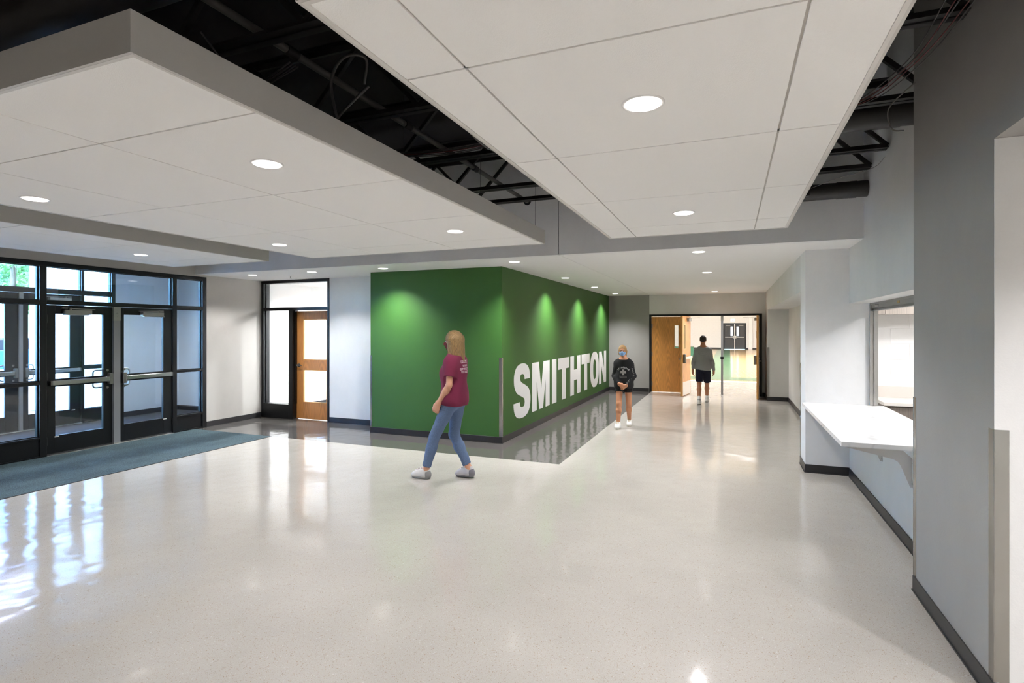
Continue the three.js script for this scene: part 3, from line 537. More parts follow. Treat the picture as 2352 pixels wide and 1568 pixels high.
function oakLeaf(name, x, z, turn, s, w, label) {        // leaf runs along s*x from its hinge; corridor face is +z when shut
  const d = tag(new THREE.Group(), label, 'door', undefined, 'structure'); d.name = numbered(name); d.position.set(x, 0.018, z); d.rotation.y = turn; scene.add(d);
  const H = 2.105, T = 0.045, X = (a) => s * a;
  const sh = new THREE.Shape([[0, 0], [w, 0], [w, H], [0, H]].map(([u, v]) => new THREE.Vector2(X(u), v)));
  const lx0 = w - 0.29, lx1 = w - 0.185, ly0 = 1.235, ly1 = 1.865, hole = new THREE.Path([[lx0, ly0], [lx1, ly0], [lx1, ly1], [lx0, ly1]].map(([u, v]) => new THREE.Vector2(X(u), v)));
  sh.holes.push(hole);
  const slab = new THREE.ExtrudeGeometry(sh, { depth: T, bevelEnabled: false }); slab.translate(0, 0, -T);
  part('slab', slab, M.oak, d);
  const bb2 = (a, c, y0, y1, z0, z1, r = 0) => bx(Math.min(X(a), X(c)), Math.max(X(a), X(c)), y0, y1, z0, z1, r);
  part('edge_band', bb2(w - 0.0005, w + 0.001, 0, H, -T, 0), M.oakEdge, d);
  part('lite_frame', [[lx0 - 0.012, lx0 + 0.004, ly0 - 0.012, ly1 + 0.012], [lx1 - 0.004, lx1 + 0.012, ly0 - 0.012, ly1 + 0.012], [lx0, lx1, ly0 - 0.012, ly0 + 0.004], [lx0, lx1, ly1 - 0.004, ly1 + 0.012]].map((q) => bb2(...q, -T - 0.004, 0.004)), std(0xc9b083, 0.5), d);
  part('pane', bb2(lx0, lx1, ly0, ly1, -T / 2 - 0.003, -T / 2 + 0.003), M.glass, d);
  for (const yy of [0.22, 1.05, 1.85]) part('hinge', [rod([X(-0.004), yy - 0.06, 0.006], [X(-0.004), yy + 0.06, 0.006], 0.009, 10), bb2(-0.003, 0.03, yy - 0.06, yy + 0.06, 0, 0.002)], M.steelDark, d);
  const pb = part('push_bar', [bb2(0.06, w - 0.1, 0.955, 1.02, -T - 0.062, -T - 0.03, 0.007)], M.steel, d);
  part('centre_case', [bb2(w - 0.115, w - 0.035, 0.86, 1.1, -T - 0.07, -T, 0.02)], M.steelDark, pb);
  part('end_cap', bb2(0.04, 0.075, 0.95, 1.025, -T - 0.064, -T, 0.01), M.steelDark, pb);
  part('lever_handle', [bb2(w - 0.085, w - 0.04, 0.86, 1.1, 0, 0.012, 0.004), rod([X(w - 0.062), 0.955, 0.01], [X(w - 0.062), 0.955, 0.055], 0.011, 12), tube([[X(w - 0.062), 0.955, 0.05], [X(w - 0.09), 0.954, 0.058], [X(w - 0.17), 0.952, 0.056]], 0.009, 16, 8), rod([X(w - 0.062), 1.03, 0.01], [X(w - 0.062), 1.03, 0.03], 0.014, 14)], M.steelDark, d);
  part('kick_plate', bb2(0.03, w - 0.03, 0.01, 0.36, -T - 0.0015, -T), M.steel, d);
  const cl = part('closer', bb2(0.12, 0.4, H - 0.13, H - 0.055, -T - 0.06, -T, 0.005), M.closer, d);
  part('closer_arm', [bar([X(0.3), H - 0.05, -T - 0.035], [X(0.36), H - 0.045, -T - 0.33], 0.02, 0.008), rod([X(0.3), H - 0.06, -T - 0.035], [X(0.3), H - 0.04, -T - 0.035], 0.013, 12)], M.closer, cl);
  return d;
}
oakLeaf('door_6', -2.062, -15.735, 0, 1, 0.92, 'closed oak veneer door with narrow glass lite beside the grey end wall');
oakLeaf('door_7', -1.05, -15.71, -(Math.PI / 2 + 0.17), 1, 0.86, 'oak door swung open towards the corridor, steel kick plate showing');
oakLeaf('door_8', 0.712, -15.71, Math.PI / 2 - 0.06, -1, 0.83, 'oak door folded back edge-on against the black frame');

// ---------------------------------------------------------------- white letters on the green wall (each a thin cut-out)
{
  const y0 = 0.291, H = 0.876, m = std(0xf4f3f0, 0.45);
  const P = (pts) => pts;
  const shapes = {
    M: () => { const s = new THREE.Shape(); const p = [[0, 0], [0, 1], [0.365, 1], [0.5, 0.42], [0.635, 1], [1, 1], [1, 0], [0.755, 0], [0.755, 0.62], [0.605, 0], [0.395, 0], [0.245, 0.62], [0.245, 0]]; p.forEach(([x, y], i) => i ? s.lineTo(x, y) : s.moveTo(x, y)); return s; },
    I: () => new THREE.Shape([[0, 0], [1, 0], [1, 1], [0, 1]].map((p) => new THREE.Vector2(...p))),
    T: () => new THREE.Shape([[0.325, 0], [0.68, 0], [0.68, 0.735], [1, 0.735], [1, 1], [0, 1], [0, 0.735], [0.325, 0.735]].map((p) => new THREE.Vector2(...p))),
    H: () => new THREE.Shape([[0, 0], [0.345, 0], [0.345, 0.375], [0.655, 0.375], [0.655, 0], [1, 0], [1, 1], [0.655, 1], [0.655, 0.645], [0.345, 0.645], [0.345, 1], [0, 1]].map((p) => new THREE.Vector2(...p))),
    N: () => new THREE.Shape([[0, 0], [0.315, 0], [0.315, 0.56], [0.665, 0], [1, 0], [1, 1], [0.685, 1], [0.685, 0.46], [0.345, 1], [0, 1]].map((p) => new THREE.Vector2(...p))),
    O: () => { const ov = (s, a, b, e, cw) => { for (let i = 0; i <= 72; i++) { const t = i / 72 * 2 * Math.PI * (cw ? -1 : 1), c = Math.cos(t), q = Math.sin(t), x = 0.5 + a * Math.sign(c) * Math.abs(c) ** e, y = 0.5 + b * Math.sign(q) * Math.abs(q) ** e; i ? s.lineTo(x, y) : s.moveTo(x, y); } return s; };
      const s = ov(new THREE.Shape(), 0.5, 0.523, 0.82, false); s.holes.push(ov(new THREE.Path(), 0.172, 0.29, 0.8, true)); return s; },
    S: () => { const s = new THREE.Shape();
      s.moveTo(0, 0.29); s.bezierCurveTo(0.0, 0.06, 0.16, -0.025, 0.50, -0.025); s.bezierCurveTo(0.86, -0.025, 1.0, 0.11, 1.0, 0.30); s.bezierCurveTo(1.0, 0.47, 0.87, 0.54, 0.66, 0.60); s.bezierCurveTo(0.44, 0.66, 0.365, 0.685, 0.365, 0.745); s.bezierCurveTo(0.365, 0.80, 0.41, 0.82, 0.49, 0.82); s.bezierCurveTo(0.58, 0.82, 0.635, 0.79, 0.635, 0.71);
      s.lineTo(0.975, 0.71); s.bezierCurveTo(0.965, 0.93, 0.80, 1.025, 0.50, 1.025); s.bezierCurveTo(0.18, 1.025, 0.02, 0.91, 0.02, 0.73); s.bezierCurveTo(0.02, 0.55, 0.14, 0.47, 0.37, 0.41); s.bezierCurveTo(0.57, 0.36, 0.645, 0.335, 0.645, 0.265); s.bezierCurveTo(0.645, 0.20, 0.585, 0.18, 0.505, 0.18); s.bezierCurveTo(0.40, 0.18, 0.345, 0.21, 0.345, 0.29); s.lineTo(0, 0.29); return s; },
  };
  const rows = [['S', -8.2, -9.005, 'large white letter S beside the corner guard'], ['M', -9.09, -10.1, 'large white letter M on green wall'], ['I', -10.26, -10.555, 'large white letter I on green wall'], ['T', -10.665, -11.49, 'large white letter T between I and H'], ['H', -11.585, -12.46, 'large white letter H on green wall'], ['T', -12.565, -13.355, 'large white letter T between H and O'], ['O', -13.43, -14.375, 'large white letter O on green wall'], ['N', -14.41, -15.315, 'large white letter N at the end of the word']];
  for (const [ch, za, zb, label] of rows) {
    const g = new THREE.ExtrudeGeometry(shapes[ch](), { depth: 0.002, bevelEnabled: false, curveSegments: 24 });
    const w = za - zb, o = mesh('wall_letter', (() => { g.scale(w, H, 1); g.rotateY(Math.PI / 2); return g; })(), m);
    o.position.set(-3.27, y0, za); tag(o, label, 'letter', 'white letters on the green wall');
    // rotateY(90 deg) sends +x to -z and +z to +x, so the word reads along the corridor
  }
}

// ---------------------------------------------------------------- serving counter, brackets, shutter, kitchen
{
  const c = thing('serving_counter', 'white quartz serving counter projecting from the window opening', 'counter', [1.26, 0.825, -6.3]);
  part('slab', bx(0.83 - 1.26, 1.688 - 1.26, 0, 0.036, -7.57 + 6.3, -5.03 + 6.3, 0.003), M.quartz, c);
  part('edge_band', [bx(0.832 - 1.26, 0.86 - 1.26, -0.004, 0, -7.57 + 6.3, -5.034 + 6.3), bx(0.86 - 1.26, 1.30 - 1.26, -0.004, 0, -5.062 + 6.3, -5.034 + 6.3)], M.quartz, c);
  const bp = [[0.875, 0.82], [0.875, 0.802], [1.104, 0.753], [1.205, 0.731], [1.235, 0.715], [1.256, 0.683], [1.319, 0.519], [1.333, 0.519], [1.333, 0.745], [1.262, 0.812], [1.262, 0.82]];
  const bm = std(0xd6d2cd, 0.45);
  for (const [z, label] of [[-5.14, 'painted steel support bracket under the near end of the counter'], [-6.06, 'painted steel support bracket under the middle of the counter'], [-7.3, 'painted steel support bracket under the counter next to the pier']]) {
    const t = thing('counter_bracket', label, 'bracket', [1.333, 0.519, z], 0, 'counter brackets');
    part('gusset', prism(bp.map(([x, y]) => [x - 1.333, y - 0.519]), 0.005, 0.0006), bm, t);
    part('wall_flange', bx(-0.004, 0, 0, 0.226, -0.02, 0.025, 0.001), bm, t);
    part('top_flange', bx(0.875 - 1.333, 1.262 - 1.333, 0.296, 0.301, -0.02, 0.025, 0.001), bm, t);
    part('screw', [rod([-0.006, 0.03, 0.015], [-0.003, 0.03, 0.015], 0.006, 10), rod([-0.006, 0.19, 0.015], [-0.003, 0.19, 0.015], 0.006, 10)], M.steelDark, t);
  }
  const s = thing('roll_shutter', 'raised steel roll-down shutter above the serving counter', 'shutter', [1.6, 0.861, -6.1]);
  part('head_box', [bx(-0.05, 0.07, 1.145, 1.213, -1.46, 1.48, 0.002), bx(-0.058, -0.05, 1.19, 1.212, -1.46, 1.48)], M.steelDark, s);
  part('bottom_bar', [bx(-0.03, 0.01, 1.126, 1.15, -1.43, 1.45, 0.004), bx(-0.044, 0.02, 1.12, 1.128, -1.43, 1.45, 0.002)], M.steelDark, s);
  part('guide_rail', [bx(-0.064, -0.045, 0.003, 1.2, -1.468, -1.43, 0.002), bx(-0.02, 0.02, 0.003, 1.2, -1.468, -1.43, 0.002), bx(-0.045, -0.02, 0.003, 1.2, -1.468, -1.455)], M.steel, s);
  part('guide_rail', [bx(-0.064, -0.045, 0.003, 1.2, 1.44, 1.478, 0.002), bx(-0.02, 0.02, 0.003, 1.2, 1.44, 1.478, 0.002)], M.steel, s);
  part('pull_knob', rod([-0.085, 1.175, -1.1], [-0.05, 1.175, -1.1], 0.014, 16), M.steel, s);
  part('rating_plate', bx(-0.0515, -0.05, 1.165, 1.195, -0.35, -0.27), std(0xa88a4c, 0.5), s);
}
{
  struct('wall_kitchen', [bx(4.4, 4.55, 0, 2.75, -8.5, -3.37), bx(1.6, 4.4, 0, 2.75, -8.5, -8.36)], M.wallWhite, 'white kitchen walls behind the serving window', 'wall');
  struct('ceiling_kitchen', bx(1.6, 4.55, 2.6, 2.75, -8.36, -3.37), M.ceil, 'white kitchen ceiling', 'ceiling');
  struct('floor', bx(1.7, 4.4, -0.1, 0, -8.36, -3.37), M.floorTile, 'kitchen floor behind the serving window', 'floor');
  const w = tag(new THREE.Group(), 'white painted concrete block wall behind the kitchen counter', 'wall', undefined, 'structure'); w.name = 'wall_block'; w.position.set(1.69, 0, -8.22); scene.add(w);
  const cm = paint(0xeeece9), blk = metreUV(bx(-0.1975, 0.1975, -0.0978, 0.0978, -0.07, 0, 0.004));
  part('mortar', bx(0, 2.7, 0, 2.6, -0.14, -0.003), cm, w);
  for (let r = 0; r < 8; r++) for (let c2 = 0; c2 < 5; c2++) { const o = new THREE.Mesh(blk, cm); o.name = 'block'; o.castShadow = o.receiveShadow = true; o.position.set(0.21 + c2 * 0.4 + (r % 2 ? 0.2 : 0), 1.0775 + r * 0.2, 0); w.add(o); }
  const lam = hashNoise(512, 90, 611), lamM = std(0xffffff, 0.5, { map: colourTex(512, [0.5, 0.9], (i, x, y) => { const v = 0.95 + (lam[(y >> 4) * 512 + x] - 0.5) * 0.12; return [0.79 * v, 0.745 * v, 0.70 * v]; }) });
  const lamD = std(0xffffff, 0.55, { map: colourTex(512, [0.5, 0.9], (i, x, y) => { const v = 0.95 + (lam[(y >> 4) * 512 + x] - 0.5) * 0.2; return [0.52 * v, 0.475 * v, 0.44 * v]; }) });
  const up = thing('wall_cabinet', 'pale woodgrain wall cabinet over the kitchen backsplash', 'cabinet', [2.6, 1.95, -8.05]);
  part('body', bx(-0.9, 1.1, 0.002, 0.64, -0.165, 0.14, 0.001), lamM, up); part('filler_strip', bx(-0.9, -0.83, 0, 0.64, 0.14, 0.16, 0.001), lamM, up);
  for (const x of [-0.827, -0.32, 0.19]) part('door', bx(x, x + 0.5, 0, 0.63, 0.142, 0.162, 0.0015), lamM, up);
  const lo = thing('base_cabinet', 'brown woodgrain base cabinet under the kitchen counter', 'cabinet', [2.6, 0, -7.95]);
  part('body', bx(-0.9, 1.1, 0.1, 0.858, -0.26, 0.28, 0.001), lamD, lo); for (const x of [-0.827, -0.32, 0.19]) part('door', bx(x, x + 0.5, 0.11, 0.84, 0.28, 0.30, 0.0015), lamD, lo); part('toe_kick', bx(-0.9, 1.1, 0, 0.1, -0.26, 0.2), M.base, lo);
  const top = thing('kitchen_worktop', 'pale stone kitchen worktop with a low backsplash', 'worktop', [2.6, 0.86, -7.91]);
  part('slab', bx(-0.905, 1.1, 0, 0.038, -0.305, 0.305, 0.003), std(0xe6e0d8, 0.3), top); part('backsplash', bx(-0.905, 1.1, 0.038, 0.18, -0.305, -0.288, 0.002), std(0xd9d2ca, 0.35), top);
}

// ---------------------------------------------------------------- gym beyond the corridor doors
{
  const zf = -52.6, blockN = hashNoise(512, 60, 711);
  const gw = std(0xffffff, 0.6, { map: colourTex(512, [1.6, 1.6], (i, x, y) => { const r = Math.floor(y / 64), j = (y % 64 < 2) || ((x + (r % 2) * 64) % 128 < 2); const v = 0.91 + (blockN[i] - 0.5) * 0.02 - (j ? 0.04 : 0); return [v, v, v * 0.99]; }) });
  struct('wall_gym_far', [bx(-13, -0.56, 0, 8, zf - 0.15, zf), bx(1.34, 9, 0, 8, zf - 0.15, zf), bx(-0.56, 1.34, 2.36, 8, zf - 0.15, zf)], gw, 'white block wall at the far end of the gym', 'wall');
  struct('baseboard_gym', [bx(-13, -0.56, 0, 0.14, zf, zf + 0.03), bx(1.34, 9, 0, 0.14, zf, zf + 0.03)], M.base, 'black base strip along the far gym wall', 'baseboard');
  struct('wall_gym_pilaster', bx(1.53, 1.85, 0, 8, zf, zf + 0.2, 0.01), M.wallWhite, 'white pilaster beside the far gym doors', 'wall');
  const fr = tag(new THREE.Group(), 'black frame of the far gym doors', 'door frame', undefined, 'structure'); fr.name = 'trim_7'; fr.position.set(0.39, 0, zf); scene.add(fr);
  const dk = std(0x3a3b3d, 0.5);
  part('jamb', bx(-0.95, -0.86, 0, 2.36, -0.1, 0.02), M.black, fr); part('jamb', bx(0.86, 0.95, 0, 2.36, -0.1, 0.02), M.black, fr); part('head', bx(-0.86, 0.86, 2.26, 2.36, -0.1, 0.02), M.black, fr); part('centre_post', bx(-0.03, 0.03, 0, 2.26, -0.04, 0.05), M.steel, fr, 'pale steel centre post');
  part('stop', [bx(-0.95, 0.95, 0, 2.36, -0.14, -0.11)], M.black, fr);
  const lit = std(0xffffff, 0.3, { emissive: 0xdfeeff, emissiveIntensity: 1.3 });
  for (const [s, nm, label] of [[-1, 'door_9', 'dark gym exit door with a bright slit window, next to the green lane'], [1, 'door_10', 'dark gym exit door with a bright slit window, next to the pilaster']]) {
    const d = tag(new THREE.Group(), label, 'door', undefined, 'structure'); d.name = nm; d.position.set(0.39 + s * 0.85, 0.01, zf - 0.05); scene.add(d);
    const q = (a, b) => [Math.min(-s * a, -s * b), Math.max(-s * a, -s * b)];
    part('slab', bx(...q(0, 0.81), 0, 2.24, -0.05, 0), dk, d);
    part('lite_window', bx(...q(0.52, 0.68), 1.2, 2.02, 0, 0.006), lit, d, 'slit window bright with daylight');
    part('push_bar', bx(...q(0.04, 0.74), 1.05, 1.12, 0.03, 0.07, 0.01), M.steel, d); part('bar_case', bx(...q(0.7, 0.8), 0.98, 1.2, 0, 0.08, 0.02), M.steel, d);
    part('closer', bx(...q(0.12, 0.5), 2.1, 2.17, 0, 0.07, 0.01), M.closer, d);
  }
  // exit sign
  const ex = thing('exit_sign', 'white exit sign with red letters above the far gym doors', 'exit sign', [0.24, 2.5, zf]);
  part('housing', bx(-0.19, 0.19, 0, 0.24, 0.0, 0.05, 0.01), std(0xf4f2ee, 0.5), ex);
  const cv = document.createElement('canvas'); cv.width = 256; cv.height = 160; const c = cv.getContext('2d'); c.fillStyle = '#fbf6f2'; c.fillRect(0, 0, 256, 160); c.fillStyle = '#e0382c'; c.font = 'bold 118px sans-serif'; c.textAlign = 'center'; c.textBaseline = 'middle'; c.fillText('EXIT', 128, 84, 226);
  const tx = new THREE.CanvasTexture(cv); tx.colorSpace = THREE.SRGBColorSpace;
  const face = new THREE.Mesh(new THREE.PlaneGeometry(0.36, 0.22), new THREE.MeshStandardMaterial({ map: tx, roughness: 0.5, emissive: 0xffffff, emissiveMap: tx, emissiveIntensity: 0.5 })); face.name = 'sign_face'; face.position.set(0, 0.12, 0.0515); ex.add(face);
  const pn = thing('wall_panel', 'white framed wall panel beyond the pilaster in the gym', 'wall panel', [2.35, 0.95, zf]);
  part('frame', bx(-0.25, 0.25, 0, 0.75, 0, 0.05, 0.01), M.white, pn); part('face', bx(-0.2, 0.2, 0.06, 0.69, 0.05, 0.056), M.mull, pn);
  // high bay lights
  for (let i = 0; i < 4; i++) for (let k = 0; k < 4; k++) {
    const t = thing('high_bay_light', 'long white high bay light under the gym ceiling', 'high bay light', [-9 + i * 5, 7.6, -23.5 - k * 4.2], 0, 'gym high bay lights');
    part('housing', bx(-1.55, 1.55, 0.02, 0.12, -0.65, 0.65, 0.02), M.white, t); part('lens_panel', bx(-1.5, 1.5, 0, 0.02, -0.6, 0.6), lensMat, t);
    const a = new THREE.RectAreaLight(0xeef3ff, 21, 3, 1.2); a.name = 'high_bay_glow'; a.position.set(0, -0.012, 0); a.rotation.x = -Math.PI / 2; t.add(a);
  }
  // scorer's table seen through the open door
  const tb = thing('gym_table', 'long folding table with a green skirt in the gym', 'table', [-3.05, 0, -35]);
  part('table_top', bx(-1.0, 1.0, 0.72, 0.75, -0.38, 0.38, 0.008), M.steelDark, tb); part('skirt', [bx(-0.99, 0.99, 0.12, 0.72, 0.34, 0.36), bx(0.97, 0.99, 0.12, 0.72, -0.36, 0.34)], std(0x2b5a46, 0.8), tb);
  for (const [x, z] of [[-0.9, -0.3], [0.9, -0.3], [-0.9, 0.3], [0.9, 0.3]]) part('leg', rod([x, 0, z], [x, 0.72, z], 0.016, 8), M.steelDark, tb);
  const mo = thing('equipment_case', 'dark equipment case standing on the gym table', 'case', [-2.5, 0.75, -35]);
  part('case_body', bx(-0.22, 0.22, 0, 0.42, -0.2, 0.2, 0.02), std(0x39433f, 0.6), mo); part('lid', bx(-0.225, 0.225, 0.42, 0.46, -0.205, 0.205, 0.01), M.black, mo); part('handle', tube([[-0.08, 0.46, 0], [-0.07, 0.5, 0], [0.07, 0.5, 0], [0.08, 0.46, 0]], 0.008, 16, 6), M.black, mo);
  const sp = thing('stand_pole', 'slim dark stand pole behind the gym table', 'stand', [-2.32, 0, -35.6]);
  part('pole', rod([0, 0.3, 0], [0, 1.5, 0], 0.028, 10), M.black, sp); for (let k = 0; k < 3; k++) part('leg', rod([0, 0.55, 0], [0.4 * Math.cos(k * 2.09), 0.012, 0.4 * Math.sin(k * 2.09)], 0.014, 8), M.black, sp);
}

// ---------------------------------------------------------------- outdoors
{
  struct('ground_walk', bx(-19, -11.5, -0.2, -0.02, -40, 12), M.concrete, 'pale concrete walk outside the entrance', 'pavement');
  struct('ground_road', bx(-34, -19, -0.22, -0.06, -60, 40), std(0x8d8c8a, 0.95, { map: paintTone }), 'grey asphalt parking lane outside', 'road');
  const gN = hashNoise(512, 120, 811);
  struct('ground_lawn', bx(-110, -34, -0.22, -0.03, -110, 60), std(0xffffff, 1, { map: colourTex(512, 2, (i) => { const v = 0.7 + (gN[i] - 0.5) * 0.6; return [0.38 * v, 0.52 * v, 0.24 * v]; }) }), 'green lawn under the trees outside', 'lawn');
  // wing wall clad in white panels
  const w = tag(new THREE.Group(), 'white panelled wing wall outside the vestibule', 'wall', undefined, 'structure'); w.name = 'wall_wing'; w.position.set(-11.5, -0.02, -7.1); scene.add(w);
  const pm = std(0xf2f3f4, 0.5); part('backing', bx(-2.8, 0, 0, 4.2, -0.2, -0.03), M.mull, w);
  const xs = [0, -1.28, -2.6, -2.8], ys = [0.02, 1.02, 3.07, 4.2];
  for (let i = 0; i < 3; i++) for (let k = 0; k < 3; k++) part('panel', bx(xs[i + 1] + 0.006, xs[i] - 0.006, ys[k] + 0.006, ys[k + 1] - 0.006, -0.03, 0, 0.003), pm, w);
  part('cap', bx(-2.82, 0, 4.2, 4.26, -0.22, 0.02), pm, w);
  struct('ground_canopy_soffit', bx(-14.3, -11.5, 4.3, 4.6, -7.3, 2), M.white, 'white canopy over the outside doors', 'canopy');
  // trees
  const leafM = [0x6f9f5a, 0x5c9058, 0x8bb56c, 0x548a5e].map((h) => new THREE.MeshPhysicalMaterial({ color: h, roughness: 0.8, transmission: 0.35, thickness: 0 }));
  const leaf = new THREE.BufferGeometry(); leaf.setAttribute('position', new THREE.BufferAttribute(new Float32Array([0, -0.5, 0, 0.28, 0, 0.08, 0, 0.5, 0, -0.28, 0, 0.08]), 3)); leaf.setIndex([0, 1, 2, 0, 2, 3]); leaf.computeVertexNormals();
  function tree(x, z, h, r, label, k) {
    const t = thing('tree', label, 'tree', [x, -0.05, z], 0, 'trees across the road');
    const bark = std(0x5a4a3a, 0.95);
    part('trunk', [rod([0, 0, 0], [0.1, h * 0.45, 0.05], 0.28, 12, 0.16), rod([0.1, h * 0.42, 0.05], [0.9, h * 0.68, 0.4], 0.13, 8, 0.05), rod([0.1, h * 0.4, 0.05], [-0.9, h * 0.66, -0.3], 0.13, 8, 0.05), rod([0.1, h * 0.44, 0.05], [0.1, h * 0.8, -0.1], 0.13, 8, 0.05)], bark, t);
    const blobs = []; for (let i = 0; i < 22; i++) { const a = rr(0, 6.28), e = rr(-0.55, 1), q = Math.sqrt(1 - e * e) * rr(0.45, 0.85); blobs.push([Math.cos(a) * q * r, h * 0.6 + e * h * 0.36, Math.sin(a) * q * r, rr(0.26, 0.42) * r]); }
    const n = 14000, im = new THREE.InstancedMesh(leaf, leafM[k], n), m = new THREE.Matrix4(), qn = new THREE.Quaternion(), e = new THREE.Euler(), col = new THREE.Color();
    for (let i = 0; i < n; i++) {
      const b = blobs[i % blobs.length], a = rr(0, 6.28), u = rr(-1, 1), s = Math.sqrt(1 - u * u), rad = b[3] * Math.pow(rnd(), 0.25);
      e.set(rr(0, 6.28), rr(0, 6.28), rr(0, 6.28)); qn.setFromEuler(e);
      const sc = rr(0.16, 0.3); m.compose(V(b[0] + Math.cos(a) * s * rad, b[1] + u * rad * 0.85, b[2] + Math.sin(a) * s * rad), qn, V(sc, sc, sc)); im.setMatrixAt(i, m);
      const v = rr(0.75, 1.2); im.setColorAt(i, col.setRGB(v, v, v));
    }
    im.name = 'foliage'; im.userData.kind = 'stuff'; im.castShadow = im.receiveShadow = true; t.add(im);
  }
  tree(-43, -20.5, 9, 3.6, 'broad light green tree straight behind the parked car', 2); tree(-47, -25.5, 11, 4.4, 'tall dark green tree beyond the wing wall edge', 1); tree(-45, -15, 10, 4.0, 'mid green tree beside the light green one', 0); tree(-58, -32, 13, 5.2, 'large deep green tree at the back of the lawn', 3); tree(-56, -22, 13, 5.5, 'very tall green tree rising over the others', 1); tree(-52, -9, 11, 4.6, 'spreading green tree at the open end of the lawn', 0);
  // parked car, side on
  const car = thing('parked_car', 'blue parked car beyond the outer entrance doors', 'car', [-27.5, -0.06, -12.6], 0.0);
  const body = std(0x2f5f9e, 0.25, { metalness: 0.3 }), dark = std(0x15181c, 0.2), tyre = std(0x1a1a1b, 0.9);
  const side = (pts, x0, x1, m, name) => { const g = prism(pts, x1 - x0, 0.02); g.rotateY(-Math.PI / 2); g.translate(x1, 0, 0); return part(name, g, m, car); };
  side([[-2.2, 0.32], [-2.25, 0.62], [-2.1, 0.92], [-1.2, 1.0], [1.3, 0.98], [2.15, 0.86], [2.25, 0.6], [2.2, 0.3], [1.85, 0.28], [1.75, 0.55], [1.45, 0.66], [1.15, 0.55], [1.05, 0.28], [-1.05, 0.28], [-1.15, 0.55], [-1.45, 0.66], [-1.75, 0.55], [-1.85, 0.28]], -0.86, 0.86, body, 'body');
  side([[-1.75, 0.99], [-1.25, 1.4], [0.35, 1.42], [1.1, 0.99]], -0.72, 0.72, dark, 'cabin_glass');
  side([[-1.2, 1.38], [-1.0, 1.46], [0.15, 1.47], [0.32, 1.41]], -0.7, 0.7, body, 'roof');
  for (const z of [-1.45, 1.45]) for (const x of [-0.8, 0.8]) { const wh = part('wheel', rod([x - 0.1, 0.33, z], [x + 0.1, 0.33, z], 0.33, 24), tyre, car); part('rim', rod([x - 0.105, 0.33, z], [x + 0.105, 0.33, z], 0.2, 16), M.steel, wh); }
  for (const x of [-0.6, 0.6]) part('headlight_glass', bx(x - 0.16, x + 0.16, 0.66, 0.8, 2.16, 2.24, 0.03), M.white, car);
}

// ---------------------------------------------------------------- people
// distance fields meshed by surface nets; y up, the person faces +z, their own left is +x
const sub3 = (a, b) => [a[0] - b[0], a[1] - b[1], a[2] - b[2]], dot3 = (a, b) => a[0] * b[0] + a[1] * b[1] + a[2] * b[2], lerp3 = (a, b, t) => a.map((v, i) => v + (b[i] - v) * t);
const cap = (a, b, ra, rb) => { const ab = sub3(b, a), L = dot3(ab, ab) || 1e-9; return (p) => { const ap = sub3(p, a); let t = dot3(ap, ab) / L; t = t < 0 ? 0 : t > 1 ? 1 : t; const x = ap[0] - ab[0] * t, y = ap[1] - ab[1] * t, z = ap[2] - ab[2] * t; return Math.sqrt(x * x + y * y + z * z) - (ra + (rb - ra) * t); }; };
const ell = (c, r) => (p) => { const x = (p[0] - c[0]) / r[0], y = (p[1] - c[1]) / r[1], z = (p[2] - c[2]) / r[2], k = Math.sqrt(x * x + y * y + z * z), q = Math.sqrt((x / r[0]) ** 2 + (y / r[1]) ** 2 + (z / r[2]) ** 2) || 1e-9; return k * (k - 1) / q; };
const smin = (a, b, k) => { const h = Math.max(k - Math.abs(a - b), 0) / k; return Math.min(a, b) - h * h * k * 0.25; };
const uni = (list, k) => (p) => { let d = 1e9; for (const f of list) d = smin(d, f(p), k); return d; };
const grow = (f, r) => (p) => f(p) - r;
const cut = (f, ...planes) => (p) => { let d = f(p); for (const [n, o] of planes) d = Math.max(d, dot3(sub3(p, o), n)); return d; };   // keeps the side the normal points away from
